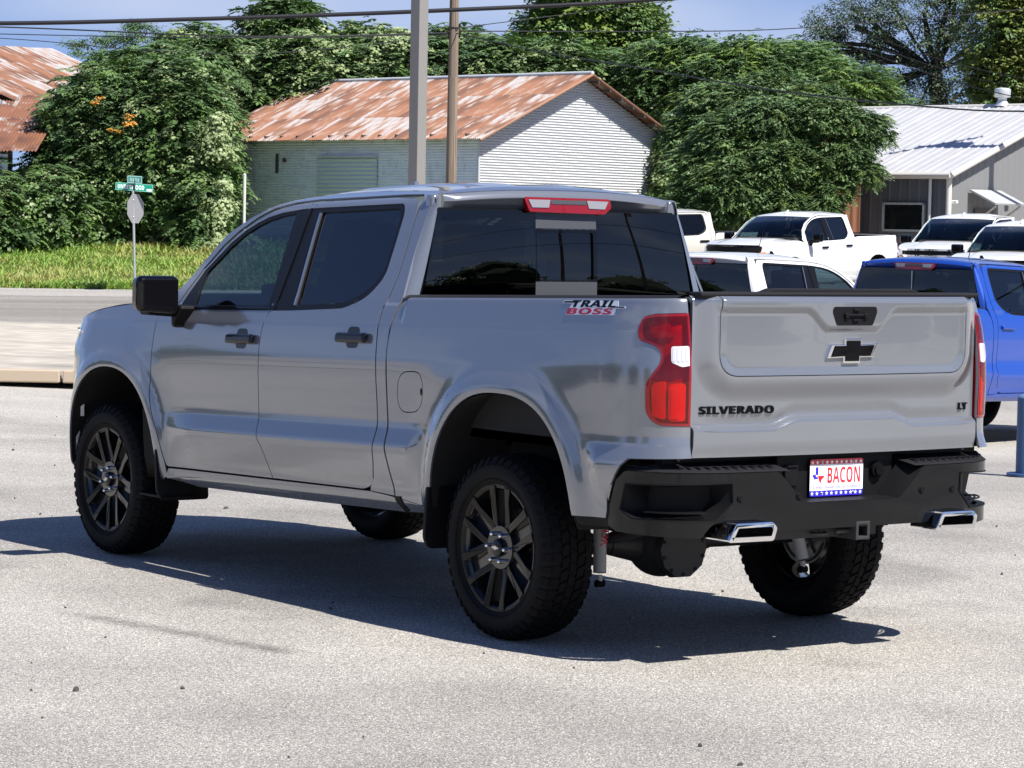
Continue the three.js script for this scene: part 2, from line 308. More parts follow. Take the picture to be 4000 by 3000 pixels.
function tgD(z, y) { // the tailgate's pressing
  const az = Math.abs(z), r = .13, qx = az - (.735 - r), qy = (1.205 + r) - y, ins = qx > 0 && qy > 0 ? r - Math.hypot(qx, qy) : Math.min(.735 - az, y - 1.205);
  let d = .044 * sstep(-.085, .022, ins) - .008 * sstep(.03, .07, ins);
  const L = 1.446 + .081 * sstep(.135, .255, az);
  d += .022 * sstep(L - .030, L + .006, y) * sstep(.735, .68, az);
  d -= .03 * sstep(1.548, 1.578, y) ** 2;
  const S = 1.066 - .038 * sstep(.26, .41, az);
  const f = sstep(.80, .62, az);
  d += .026 * sstep(S + .006, S - .016, y) + (-.012 * sstep(S + .06, S + .006, y) * sstep(S - .02, S, y)) * f;
  d -= .012 * sstep(.96, .89, y);
  return d;
}
const tgMap = (z, y, i = 0) => { const x = -(1.138 + .045 * (1 - (z / .8) ** 2) + tgD(z, y) - i); return [x, y, z]; };
const bpMap = (s, y, i = 0) => bumper(s, y, -i);

function makeWheel(detail, outerGray) {
  const w = new THREE.Group(); w.name = 'wheel';
  const R = .417, prof = [];
  // tyre section, from the inner bead round to the outer bead, as [axial, radius]
  const half = [[.108, .281], [.118, .288], [.128, .302], [.1355, .322], [.1375, .342], [.133, .366], [.124, .384], [.112, .397], [.098, .404]];
  for (const [z, r] of half) prof.push(new THREE.Vector2(r, -z));
  for (const z of [.06, .02, -.02, -.06]) prof.push(new THREE.Vector2(.4065, -z));
  for (const [z, r] of half.slice().reverse()) prof.push(new THREE.Vector2(r, z));
  const seg = detail ? 96 : 40, lathe = new THREE.LatheGeometry(prof, seg).rotateX(Math.PI / 2);
  const tyre = part('tyre', lathe, MT.rubber, w);
  if (detail) {
    const blocks = [], rnd = rng(5);
    const block = (ang, z, da, dz, skew, h = .0125, r0 = .404) => {
      const g = new THREE.BoxGeometry(dz, h, da * .41, 1, 1, 2), p = g.attributes.position;
      for (let i = 0; i < p.count; i++) {
        const bx = p.getX(i), by = p.getY(i), bz = p.getZ(i), tz = z + bx, drop = Math.max(0, Math.abs(tz) - .085), rr = r0 + by + h * .5 - drop * .42, t = ang + (bz + bx * skew) / .41;
        p.setXYZ(i, Math.cos(t) * rr, Math.sin(t) * rr, tz * (by > 0 ? .99 : 1));
      }
      const n = g.toNonIndexed(); n.computeVertexNormals(); blocks.push(n);
    };
    const N = 46;
    for (let k = 0; k < N; k++) {
      const a = k / N * Math.PI * 2, st = Math.PI * 2 / N;
      block(a, 0, st * .78, .034, .5); block(a + st * .5, -.043, st * .74, .036, -.45); block(a + st * .3, .043, st * .74, .036, -.45);
      block(a + st * .1, -.0865, st * .70, .040, .25); block(a + st * .6, .0865, st * .70, .040, .25);
      for (const s of [-1, 1]) { // shoulder lugs run down the sidewall
        const g = new THREE.BoxGeometry(.012, .034, .026 + (k % 2) * .008), p = g.attributes.position, aa = a + st * (s < 0 ? .1 : .6);
        for (let i = 0; i < p.count; i++) { const rr = .388 + p.getY(i), t = aa + p.getZ(i) / .41, zz = s * (.1235 + p.getX(i) - (rr - .384) * .62); p.setXYZ(i, Math.cos(t) * rr, Math.sin(t) * rr, zz); }
        const n = g.toNonIndexed(); n.computeVertexNormals(); blocks.push(n);
      }
    }
    part('tread', blocks, MT.rubberDark, tyre);
    // raised lettering band and rib on the sidewall
    const ribs = [.306, .352].map((r) => new THREE.TorusGeometry(r, .0022, 4, 72).translate(0, 0, -.1345));
    part('sidewall_rib', ribs, MT.rubber, tyre);
  }
  const rim = new THREE.Group(); rim.name = 'rim'; rim.scale.set(1.072, 1.072, 1); w.add(rim);
  const barrel = new THREE.LatheGeometry([[.262, -.112], [.258, -.104], [.245, -.098], [.238, -.06], [.222, .0], [.215, .07], [.238, .10], [.262, .112]].map((p) => new THREE.Vector2(p[0], p[1])), detail ? 64 : 32).rotateX(Math.PI / 2);
  const gb = [barrel];
  part('barrel', gb, MT.rimDark, rim);
  part('rim_lip', new THREE.LatheGeometry([[.262, -.108], [.268, -.114], [.266, -.119], [.250, -.1155], [.246, -.107]].map((p) => new THREE.Vector2(p[0], p[1])), detail ? 72 : 32).rotateX(Math.PI / 2), MT.rimFace, rim);
  const bars = [], sides = [], K = 6;
  for (let k = 0; k < K; k++) {
    const a = Math.PI / 2 + k / K * Math.PI * 2 + .05, spin = (g) => g.rotateZ(a);
    for (const s of [-1, 1]) {
      const pts = [[.074, s * .018], [.10, s * .032], [.255, s * .038], [.252, s * .072], [.20, s * .062], [.105, s * .058], [.088, s * .048]];
      const g = extrude(s > 0 ? pts : pts.slice().reverse(), .008, detail ? .003 : 0);
      const p = g.attributes.position; for (let i = 0; i < p.count; i++) { const r = p.getX(i); p.setZ(i, -(.088 + .024 * sstep(.07, .25, r)) - p.getZ(i)); }
      const gg = spin(fixWind(g)); bars.push(gg);
      const b = extrude(s > 0 ? pts.map(([x, y]) => [x, y * .97]) : pts.slice().reverse().map(([x, y]) => [x, y * .97]), .045), q = b.attributes.position; for (let i = 0; i < q.count; i++) { const r = q.getX(i); q.setZ(i, -(.040 + .024 * sstep(.07, .25, r)) - q.getZ(i)); }
      sides.push(spin(fixWind(b)));
    }
    if (detail) sides.push(spin(fixWind(extrude([[.055, -.030], [.235, -.040], [.235, .040], [.055, .030]], .012).translate(0, 0, 0)).translate(0, 0, -.078)));
  }
  part('spoke', bars, outerGray ?? MT.rimFace, rim); part('spoke_side', sides, MT.rimDark, rim);
  part('hub', [new THREE.CylinderGeometry(.082, .09, .05, 24).rotateX(Math.PI / 2).translate(0, 0, -.078)], MT.rimDark, rim);
  if (detail) {
    const cap = part('hub_cap', [new THREE.CylinderGeometry(.036, .040, .018, 24).rotateX(-Math.PI / 2).translate(0, 0, -.110), new THREE.SphereGeometry(.036, 20, 8, 0, Math.PI * 2, 0, Math.PI / 2).scale(1, .28, 1).rotateX(-Math.PI / 2).translate(0, 0, -.119)], MT.gloss, rim);
    const em = fixWind(extrude(bowtie(.155), .003).scale(1, 1, -1)).translate(0, 0, -.1275); part('cap_emblem', em, MT.satin, rim);
    for (let k = 0; k < 6; k++) { const a = (k + .5) / 6 * Math.PI * 2 + .05 + Math.PI / 2; part('lug_nut', [new THREE.CylinderGeometry(.0095, .0115, .03, 8).rotateX(-Math.PI / 2).translate(0, 0, -.113), new THREE.SphereGeometry(.0095, 8, 5).translate(0, 0, -.128)], MT.chrome, rim).position.set(Math.cos(a) * .062, Math.sin(a) * .062, 0); }
  }
  part('brake_disc', [new THREE.CylinderGeometry(.168, .168, .028, 32).rotateX(Math.PI / 2).translate(0, 0, .02), new THREE.TorusGeometry(.150, .008, 6, 32).translate(0, 0, .04), new THREE.CylinderGeometry(.09, .09, .07, 20).rotateX(Math.PI / 2).translate(0, 0, .03), ...(detail ? [0, 1, 2, 3, 4, 5, 6].map((k) => box(.075, .012, .012, .115, 0, .042).rotateZ(k * .9)) : []), box(.10, .13, .08, .14, .02, .02)], MT.brake, w);
  return w;
}
function fixWind(g) { // flips triangles after a mirroring in depth
  g = g.index ? g.toNonIndexed() : g; const r = g.attributes.position.array;
  for (let i = 0; i < r.length; i += 9) for (let c = 0; c < 3; c++) { const t = r[i + 3 + c]; r[i + 3 + c] = r[i + 6 + c]; r[i + 6 + c] = t; }
  g.computeVertexNormals(); return g;
}

// outlines on the side skin, as [s, height]
const OUT = (() => {
  const O = {};
  const fCut = spline([[3.213, 1.425], [3.226, 1.30], [3.226, 1.179], [3.213, 1.005], [3.165, .88], [3.118, .792], [3.075, .69], [3.055, .63]], 4), frCut = spline([[2.060, 1.44], [2.095, 1.356], [2.105, 1.25], [2.102, 1.176], [2.092, .95], [2.067, .805], [2.032, .753], [2.0, .68], [1.97, .592]], 4);
  const rCut = spline([[1.03, 1.44], [1.026, 1.388], [1.006, 1.147], [.984, .9], [.984, .80], [.995, .72], [1.02, .645]], 4);
  const roofCut = [[2.05, 1.984], [2.244, 1.972], [2.409, 1.945], [2.55, 1.90], [2.70, 1.835], [2.83, 1.755], [2.955, 1.645]];
  O.frontDoor = [...roofCut, [3.03, 1.475, .03], [3.09, 1.438, .03], ...fCut, [3.042, .596, .02], [1.967, .590], ...frCut.slice().reverse(), [2.055, 1.46], [2.045, 1.70]];
  O.rearDoor = [[2.05, 1.984], [2.045, 1.70], [2.055, 1.46], ...frCut, [1.965, .590], [1.10, .584, .06], [1.02, .62, .05], ...rCut.slice().reverse(), [1.0, 1.6], [1.012, 1.75], [1.03, 1.88], [1.05, 1.975, .10], [1.3, 1.988]];
  O.frontDoor = rounded(O.frontDoor); O.rearDoor = rounded(O.rearDoor);
  O.frontWin = rounded([[3.02, 1.432, .02], [2.94, 1.640, .02], [2.76, 1.782], [2.63, 1.850], [2.53, 1.888], [2.43, 1.915], [2.30, 1.935], [2.12, 1.948], [2.062, 1.951], [2.056, 1.70], [2.066, 1.432]]);
  O.rearWin = rounded([[2.044, 1.951], [1.17, 1.955, .05], [1.135, 1.90, .05], [1.12, 1.75], [1.108, 1.60, .05], [1.20, 1.505, .06], [1.37, 1.447, .06], [1.84, 1.434], [2.048, 1.432], [2.038, 1.70]]);
  O.frontGlass = rounded([[2.868, 1.458, .01], [2.910, 1.632, .02], [2.748, 1.760], [2.627, 1.828], [2.53, 1.866], [2.427, 1.895], [2.30, 1.916], [2.165, 1.927, .01], [2.108, 1.458, .01]]);
  O.rearGlass = rounded([[1.905, 1.926, .01], [1.195, 1.930, .03], [1.168, 1.885, .04], [1.15, 1.75], [1.142, 1.615, .05], [1.225, 1.535, .06], [1.39, 1.474, .05], [1.83, 1.462, .01]]);
  const arch = (c, e, from, to, n) => { const out = []; for (let i = 0; i <= n; i++) { const t = from + (to - from) * i / n, ct = Math.cos(t), st = Math.sin(t), x = c.x + (c.a + e) * Math.sign(ct) * Math.pow(Math.abs(ct), 2 / c.n), y = c.yb + (c.b + e) * Math.pow(Math.abs(st), 2 / c.n); out.push([x, y + RAKE * (x - 1)]); } return out; };
  O.arch = arch;
  const fa = arch(ARCH.front, 0, Math.PI, 0, 40); // rear foot to front foot
  O.fender = [[3.048, .600], [3.04, .545], [3.10, .512], ...fa, [4.225, .60], [4.30, .66], [4.43, .80], [4.50, 1.00], [4.40, 1.18], [4.44, 1.30], [4.50, 1.335], [4.30, 1.372], [4.08, 1.412], [3.88, 1.440], [3.58, 1.462], [3.35, 1.455], [3.213, 1.432], ...fCut];
  const ra = arch(ARCH.rear, 0, 0, Math.PI, 44); // front foot over to rear foot
  O.bed = [[.80, 1.503], [.875, 1.485], [.91, 1.40], [.92, 1.26], [.90, 1.0], [.875, .80], [.855, .66], [.845, .56], [.62, .535], [.50, .51], ...ra.slice(1).filter((p) => p[0] > -.3 || p[1] > .58), [-.589, .568], [-.79, .568], [-.815, .65], [-.852, .712], [-.925, .802], [-.958, .830], [-1.226, .835], [-1.228, .95], [-1.2248, 1.2], [-1.2248, 1.503]];
  O.lamp = rounded([[-.962, 1.36, .03], [-.975, 1.425, .05], [-1.05, 1.437], [-1.2248, 1.440], [-1.2248, .968], [-1.08, .972, .06], [-1.026, 1.02, .05], [-1.024, 1.15, .04], [-1.093, 1.235, .04], [-1.093, 1.278, .03], [-1.06, 1.305, .05], [-.975, 1.325, .03]], 5);
  O.fuel = rounded([[.818, 1.155, .09], [.598, 1.165, .09], [.598, .970, .09], [.815, .960, .09]], 6);
  O.cab = [[3.105, 1.437], [3.05, 1.475], [2.965, 1.655], [2.84, 1.768], [2.71, 1.848], [2.56, 1.913], [2.415, 1.958], [2.25, 1.985], [2.05, 1.997], [1.3, 2.001], [1.09, 1.997, .06], [1.03, 1.975, .06], [1.026, 1.88], [1.008, 1.75], [.996, 1.6], [1.012, 1.50], ...spline([[1.026, 1.44], [1.022, 1.388], [1.002, 1.147], [.980, .9], [.980, .80], [.991, .72], [1.016, .645]], 4), [1.06, .598], [1.06, .580], [.852, .568], [.862, .66], [.882, .80], [.907, 1.0], [.927, 1.26], [.918, 1.40], [.892, 1.50], [.925, 1.70], [.935, 1.90], [.95, 1.985], [1.0, 2.012], [1.15, 2.018], [1.6, 2.030], [2.04, 2.026], [2.25, 2.006], [2.42, 1.975], [2.64, 1.912], [2.83, 1.832], [3.0, 1.69], [3.16, 1.475]];
  return O;
})();
const roofEdge = curve([[.90, 1.985], [1.0, 2.012], [1.15, 2.018], [1.6, 2.030], [2.04, 2.026], [2.25, 2.006], [2.42, 1.975], [2.64, 1.912], [2.83, 1.832], [3.0, 1.69], [3.16, 1.475], [3.3, 1.44]]);
const roofRise = curve([[.85, .028], [1.3, .045], [2.0, .045], [2.5, .03], [3.2, .02]]);

function makeTruck({ paintMat, detail = false, name, label, category = 'pickup truck', group, midsize = false, chromeGrille = false }) {
  const T = thing(name, label, category, [0, 0, 0], 0, group);
  const cell = detail ? .022 : .075, both = (n, g, m, parent = T) => { const a = part(n, g, m, parent), b = part(n, mirrored(Array.isArray(g) ? join(g) : g), m, parent); return [a, b]; };
  const S = side, P = (poly, o = {}) => panel(poly, S, { cell: detail ? .03 : cell, cellB: o.cell ?? (detail ? .011 : cell), flip: true, ...o });
  // --- side skins
  const fd = both('front_door', P(inset(OUT.frontDoor, .0028), { holes: [OUT.frontWin] }), paintMat), rd = both('rear_door', P(inset(OUT.rearDoor, .0028), { holes: [OUT.rearWin] }), paintMat);
  both('front_fender', panel(inset(rounded(OUT.fender), .0028), S, { cell: detail ? .015 : cell, flip: true }), paintMat);
  const bedHoles = [OUT.lamp]; if (detail) bedHoles.push(OUT.fuel);
  const bed = both('bed_side', panel(inset(rounded(OUT.bed), .0028), S, { cell: detail ? .0145 : cell, flip: true, holes: bedHoles }), paintMat);
  both('cab_side', P(inset(rounded(OUT.cab), .0015)), paintMat);
  const lowSill = (s, y, i = 0) => S(s, y, i);
  both('rocker_panel', P([[3.05, .552], [3.03, .588], [1.06, .578], [.86, .562], [.60, .532], [.62, .500], [.84, .492], [1.7, .492], [2.8, .500], [3.05, .535]]), paintMat);
  // dark structure behind the gaps
  both('door_frame', [panel([[3.30, .53], [3.30, 1.425], [.80, 1.425], [.80, .53]], S, { cell: .12, flip: true, lift: -.022, edge: 0 })], MT.black);
  const hs = detail ? ['left', 'right'] : ['left', 'right'];
  hs.forEach((h, k) => {
    const mir = (g) => (k ? mirrored(Array.isArray(g) ? join(g) : g) : g);
    // windows: black frame, then glass set a little deeper
    const trimF = P(inset(OUT.frontWin, .001), { holes: [OUT.frontGlass], lift: -.004, edge: .012, cell: cell * 1.5 }), trimR = P(inset(OUT.rearWin, .001), { holes: [OUT.rearGlass], lift: -.004, edge: .012, cell: cell * 1.5 });
    part('window_frame', mir(trimF), MT.trim, fd[k]); part('window_frame', mir(trimR), MT.trim, rd[k]);
    part('door_window', mir(P(inset(OUT.frontGlass, -.006), { lift: -.013, edge: 0, cell: cell * 2 })), MT.tint, fd[k]); part('door_window', mir(P(inset(OUT.rearGlass, -.006), { lift: -.013, edge: 0, cell: cell * 2 })), MT.tintDark, rd[k]);
    part('pillar_cover', mir(P([[2.074, 1.947], [2.026, 1.949], [2.022, 1.70], [2.032, 1.436], [2.080, 1.436], [2.070, 1.70]], { lift: .0022, edge: .004, cell: .06 })), MT.trim, rd[k]);
    part('window_strip', mir(P([[2.86, 1.446], [2.86, 1.456], [2.07, 1.452], [2.07, 1.442]], { lift: .004, cell: .1 })), MT.gloss, fd[k]);
    part('pillar_trim', mir(P([[1.925, 1.925], [1.910, 1.925], [1.838, 1.462], [1.851, 1.462]], { lift: .004, cell: .05 })), MT.satin, rd[k]);
    // door handles in their cups
    for (const [d, hx, hy] of [[fd[k], 2.281, 1.288], [rd[k], 1.224, 1.308]]) {
      const g = rbox(.262, .048, .030, .016, 0, 0, 0, 3), p = g.attributes.position;
      for (let i = 0; i < p.count; i++) { const x = p.getX(i); const q = S(hx - x, hy + p.getY(i) + .016 * Math.exp(-(((x - .02) / .04) ** 2)) * Math.sign(p.getY(i)) * 1.35, -(.018 + p.getZ(i) + (Math.abs(x) < .09 ? .010 : 0))); p.setXYZ(i, ...q); }
      g.computeVertexNormals();
      const cup = panel(rounded([[hx - .045, hy + .052, .03], [hx - .045, hy - .050, .03], [hx + .06, hy - .050, .03], [hx + .06, hy + .052, .03]], 5), S, { cell: .02, flip: true, lift: .0015, edge: 0 });
      const hdl = part('door_handle', mir([g]), detail ? MT.gloss : (midsize ? paintMat : MT.gloss), d);
      if (detail) part('handle_cup', mir(cup), MT.gloss, d);
    }
    // tail lamp
    const lamp = new THREE.Group(); lamp.name = 'tail_lamp'; T.add(lamp);
    part('lamp_housing', mir(P(inset(OUT.lamp, -.001), { lift: -.030, edge: 0, cell: .03 })), MT.lampBack, lamp);
    part('lamp_rim', mir(P(inset(OUT.lamp, .002), { lift: .004, edge: .03, cell: .03, holes: [inset(OUT.lamp, .013)] })), MT.lampDeep, lamp);
    part('lamp_lens', mir(P(inset(OUT.lamp, .011), { lift: .006, edge: .0, cell: .03 })), MT.lensRed, lamp);
    const rev = rounded([[-1.136, 1.302, .01], [-1.214, 1.304, .01], [-1.214, 1.222], [-1.182, 1.216, .01], [-1.138, 1.236, .01]]);
    part('reversing_lens', mir(P(rev, { lift: .0075, edge: .02, cell: .02 })), MT.reflector, lamp); if (detail) for (let q = 0; q < 4; q++) part('lens_rib', mir(P([[-1.142 - q * .018, 1.297], [-1.154 - q * .018, 1.297], [-1.154 - q * .018, 1.236], [-1.142 - q * .018, 1.242]], { lift: .0090, edge: .003, cell: .02 })), MT.clearRib, lamp);
    if (detail) {
      part('lamp_module', mir(P(rounded([[-1.128, 1.145, .02], [-1.205, 1.150, .02], [-1.208, .990, .02], [-1.128, .990, .02]]), { lift: -.010, edge: .02, cell: .02 })), MT.lampCore, lamp);
      part('lamp_module', mir(P(rounded([[-1.140, 1.130, .01], [-1.178, 1.132, .01], [-1.178, 1.000], [-1.140, 1.000]]), { lift: -.006, edge: .01, cell: .02 })), MT.lampBright, lamp);
      part('lamp_module', mir(P(rounded([[-1.045, 1.145, .02], [-1.112, 1.160, .02], [-1.118, .995, .02], [-1.050, 1.010, .02]]), { lift: -.016, edge: .02, cell: .02 })), MT.lampBright, lamp);
      part('lamp_module', mir(P(rounded([[-1.00, 1.40, .02], [-1.11, 1.418, .02], [-1.16, 1.34, .02], [-1.05, 1.335, .02]]), { lift: -.014, edge: .02, cell: .02 })), MT.lampDeep, lamp);
    }
    if (detail && !k) {
      const lid = part('fuel_door', P(inset(OUT.fuel, .0045), { edge: .012 }), paintMat, bed[k]);
      part('door_release', [new THREE.SphereGeometry(.018, 14, 8).scale(.6, 1.2, .5).translate(...S(.612, 1.065, .004))], MT.gloss, lid);
      part('fuel_pocket', P(inset(OUT.fuel, -.01), { edge: 0, lift: -.018 }), MT.black, bed[k]);
    }
    // bed rail cap
    const rail = gridSurf((u, v) => { const s = mix(.895, -1.15, u), y = 1.500 + .014 * Math.sin(Math.min(1, v * 2) * Math.PI / 2) - (v > .5 ? (v - .5) * .12 : 0), q = S(s, 1.503, 0); return [Math.max(q[0], -1.15), yOf(y, q[0]), q[2] + .004 + v * .085]; }, 24, 6, false);
    part('bed_rail_cap', mir([rail]), MT.pad, T);
    // inner bed wall
    part('bed_wall', mir([gridSurf((u, v) => [mix(.86, -1.08, u), mix(.86, 1.50, v) + .02, -.84 + (u > .95 ? 0 : 0)], 6, 2)]), MT.bedliner, T);
    // wheel housings
    for (const c of [ARCH.rear, ARCH.front]) {
      const prof = OUT.arch(c, -.003, -.05, Math.PI + .05, 30).map((p) => [p[0], Math.max(.38, p[1] - RAKE * (p[0] - 1))]);
      const g = gridSurf((u, v) => { const p = prof[Math.round(u * 30)], sh = sstep(0, .5, v) * .035; return [p[0] + (c.x - p[0]) * -sh * 1.0, p[1] + sh * (p[1] > .9 ? 1 : 0), -1.035 + v * .42 + (v === 0 ? .0 : 0)]; }, 30, 5);
      const p = g.attributes.position; for (let i = 0; i < p.count; i++) if (p.getZ(i) < -1.03) { const q = S(p.getX(i), p.getY(i) + RAKE * (p.getX(i) - 1), .006); p.setZ(i, q[2]); }
      g.computeVertexNormals();
      const back = extrude(prof.map((q) => [q[0], q[1]]), .01).translate(0, 0, -.60);
      part('wheel_housing', mir([g, back]), MT.liner, T);
    }
    // mud flaps
    const flap = (x0, x1, y0, y1, lean) => { const g = extrude(rounded([[-1.005, y1, .02], [-1.02, y0 + .05], [-1.0, y0, .03], [-.74, y0, .02], [-.74, y1]]), .014, .003).rotateY(-Math.PI / 2); const p = g.attributes.position, o = []; for (let i = 0; i < p.count; i++) { const z = p.getZ(i), y = p.getY(i), x = p.getX(i); p.setXYZ(i, x + x0 + (y1 - y) * lean, y, z); } g.computeVertexNormals(); return g; };
    const fl = (x0, y0, y1, lean) => { const pts = rounded([[-1.022, y1, .015], [-1.026, y0 + .05, .02], [-1.0, y0, .035], [-.72, y0, .02], [-.72, y1]]); const g = extrude(pts, .016, .003); const p = g.attributes.position; for (let i = 0; i < p.count; i++) { const z = p.getX(i), y = p.getY(i), x = p.getZ(i); p.setXYZ(i, x0 + x - (y1 - y) * lean, y, z); } return toCreasedNormals(fixWind(g), .6); };
    if (detail) {
      part('mud_flap', mir([fl(.498, .36, .645, -.06)]), MT.plastic, T);
      part('mud_flap', mir([fl(3.11, .355, .63, .12), box(.30, .012, .18, 3.20, .37, -.90)]), MT.plastic, T);
    }
    // mirror
    const mr = new THREE.Group(); mr.name = 'wing_mirror'; T.add(mr);
    const my = 1.463, mz = -1.155, mx = 2.885;
    const shell = rbox(.125, .190, .246, .036, mx + .02, my, mz, 4); { const p = shell.attributes.position; for (let i = 0; i < p.count; i++) { const f = (p.getX(i) - mx - .02) / .115; if (f > 0) { p.setY(i, my + (p.getY(i) - my) * (1 - .35 * f)); p.setZ(i, mz + (p.getZ(i) - mz) * (1 - .30 * f)); } if (p.getY(i) < my && p.getZ(i) > mz) p.setY(i, p.getY(i) - .012 * (p.getZ(i) - mz) / .1); } shell.computeVertexNormals(); }
    part('mirror_shell', mir([shell]), MT.gloss, mr);
    part('mirror_glass', mir([rbox(.006, .150, .204, .02, mx - .045, my, mz + .004, 3)]), MT.skin, mr);
    part('mirror_arm', mir([(() => { const g = rbox(.10, .040, .24, .012, 0, 0, 0), p = g.attributes.position; for (let i = 0; i < p.count; i++) { const t = clamp((p.getZ(i) + .12) / .24); p.setXYZ(i, 2.93 + p.getX(i) * (1.1 - .1 * t) + .02 * t, 1.372 + p.getY(i) * (1 - .1 * t) - t * .02, mix(-1.20, -.93, t)); } g.computeVertexNormals(); return g; })(), (() => { const g = rbox(.12, .12, .10, .02, 2.90, 1.345, -.985), p = g.attributes.position; for (let i = 0; i < p.count; i++) { const y = p.getY(i); if (y < 1.34) p.setX(i, p.getX(i) + (2.93 - p.getX(i)) * .75); } g.computeVertexNormals(); return g; })()]), MT.plastic, mr);
  });
  // --- roof, pillars, windscreen, bonnet
  const roofAt = (x, k) => { const e = S(x, roofEdge(x)), zz = Math.abs(e[2]), t = k / 1, y = e[1] + roofRise(x) * (1 - Math.pow(Math.abs(t), 2.4)); return [e[0], y, t * zz]; };
  part('roof', gridSurf((u, v) => { const k = u * 2 - 1, x = mix(.93, 2.50, v), q = roofAt(x, k), bow = (1 - k * k); q[0] += (v < .08 ? -.055 * bow * (1 - v / .08) : 0) + .10 * bow * sstep(.9, 1, v); if (v > .9) q[1] -= .012 * bow * sstep(.9, 1, v); q[1] += (detail ? .006 : .004) * (Math.abs(Math.abs(k) - .45) < .16 ? 1 : 0) * sstep(.05, .12, v) * sstep(1, .9, v); return q; }, 60, 44), paintMat, T);
  // rear edge of the roof, facing back, and its underside
  const edgeX = (k) => .93 - .055 * (1 - k * k);
  const rp = [[.01, .0], [-.008, -.004], [-.021, -.018], [-.028, -.034], [-.0275, -.039], [-.020, -.048], [-.004, -.070], [.018, -.098], [.04, -.135]];
  part('roof_spoiler', gridSurf((u, v) => { const k = u * 2 - 1, q = roofAt(.93, k), i = v * (rp.length - 1), a = Math.floor(Math.min(i, rp.length - 2)), f = i - a; const px = mix(rp[a][0], rp[a + 1][0], f), py = mix(rp[a][1], rp[a + 1][1], f); const edge = sstep(1, .93, Math.abs(k)); return [edgeX(k) + px * mix(.3, 1, edge), q[1] + py * mix(.9, 1, edge), q[2] * .995]; }, 48, 18, true), paintMat, T);
  const cabY = (t) => mix(.95, 1.93, t);
  const glassX = (k, y) => .885 + .05 * (y - 1.5) - .040 * (1 - k * k) - .0065 * (1 - ((y - 1.71) / .2) ** 2), glassHW = (y) => mix(.838, .728, clamp((y - 1.5) / .41));
  // strips between the back glass and the side of the cab
  both('rear_pillar', gridSurf((u, v) => { const yr = mix(1.2, 1.985, v), e = S(mix(.925, .938, v), yr), y = e[1], hw = glassHW(y); const a = [glassX(1, y) - .004, y, -hw]; const m = [mix(a[0], e[0], .55) - .012, y, mix(a[2], e[2], .62)]; return u < .5 ? [0, 1, 2].map((i) => mix(a[i], m[i], u * 2)) : [0, 1, 2].map((i) => mix(m[i], e[i], u * 2 - 1)); }, 4, 20, true), paintMat);
  const rearGlass = new THREE.Group(); rearGlass.name = 'rear_window'; T.add(rearGlass);
  const gl = (z, y, i = 0) => [glassX(z / glassHW(y), y) + i, y, z];
  const split = detail ? .19 : .02;
  const L1 = [[-.838, 1.40], [-.182 * (detail ? 1 : .1), 1.40], [-.176 * (detail ? 1 : .1), 1.925], [-.725, 1.925]], L3 = [[.19, 1.40], [.838, 1.40], [.725, 1.925], [.186, 1.925]];
  if (detail) {
    part('window_pane', panel(L1, gl, { cell: .05, edge: 0 }), MT.tintDark, rearGlass); part('window_pane', panel(L3, gl, { cell: .05, edge: 0 }), MT.tintDark, rearGlass);
    part('frosted_strip', panel([[-.180, 1.838], [.188, 1.838], [.186, 1.925], [-.176, 1.925]], gl, { cell: .05, edge: 0, lift: .001 }), MT.frost, rearGlass);
    part('frosted_strip', panel([[-.182, 1.40], [.19, 1.40], [.19, 1.585], [-.182, 1.585]], gl, { cell: .05, edge: 0, lift: .001 }), MT.frost, rearGlass);
    part('sliding_pane', panel([[-.180, 1.585], [.190, 1.585], [.188, 1.838], [-.178, 1.838]], gl, { cell: .05, edge: 0, lift: -.010 }), MT.tintDark, rearGlass);
    part('pane_frame', panel([[-.180, 1.583], [.191, 1.583], [.189, 1.842], [-.178, 1.842]], gl, { cell: .05, edge: .01, lift: .001, holes: [rounded([[-.176, 1.592, .01], [.168, 1.592, .01], [.166, 1.824, .01], [-.174, 1.824, .01]])] }), MT.gloss, rearGlass);
  } else { part('window_pane', panel([[-.838, 1.40], [.838, 1.40], [.725, 1.925], [-.725, 1.925]], gl, { cell: .2, edge: 0 }), MT.tintDark, rearGlass); part('window_bar', [box(.006, .40, .008, .838, 1.70, -.02)], MT.satin, rearGlass); }
  part('window_seal', panel([[-.846, 1.40], [.846, 1.40], [.736, 1.932], [-.736, 1.932]], gl, { cell: .2, edge: 0, lift: -.014, holes: [[[-.815, 1.41], [.815, 1.41], [.707, 1.908], [-.707, 1.908]]] }), MT.black, rearGlass);
  part('cab_back', [gridSurf((u, v) => [.93, mix(.62, 1.46, v), mix(-.92, .92, u)], 2, 2)], MT.black, T);
  for (const s of [-1, 1]) part('roof_corner', rbox(.07, .10, .06, .02, .955, 1.945, s * .712), paintMat, T);
  // high brake lamp
  const chm = new THREE.Group(); chm.name = 'high_brake_lamp'; T.add(chm);
  const cm = (z, y, i = 0) => [edgeX(z / .73) - .030 + i + (y - 1.955) * .10 - .004, y, z];
  const cpoly = rounded([[-.262, 1.992, .008], [-.232, 1.921, .01], [.220, 1.915, .01], [.268, 1.948, .01], [.258, 1.990, .008]]);
  part('lamp_body', panel(cpoly, cm, { cell: .05, edge: .035, lift: .004 }), MT.lampDeep, chm);
  part('lamp_strip', panel([[-.105, 1.960], [.105, 1.960], [.108, 1.980], [-.108, 1.980]], cm, { cell: .05, edge: .004, lift: .007 }), MT.frost, chm);
  for (const s of [-1, 1]) part('cargo_lens', panel(s < 0 ? [[-.238, 1.980], [-.218, 1.942], [-.122, 1.942], [-.110, 1.980]] : [[.110, 1.980], [.122, 1.942], [.222, 1.940], [.245, 1.978]], cm, { cell: .05, edge: .004, lift: .008 }), std([.30, .30, .32], .25, .2), chm);
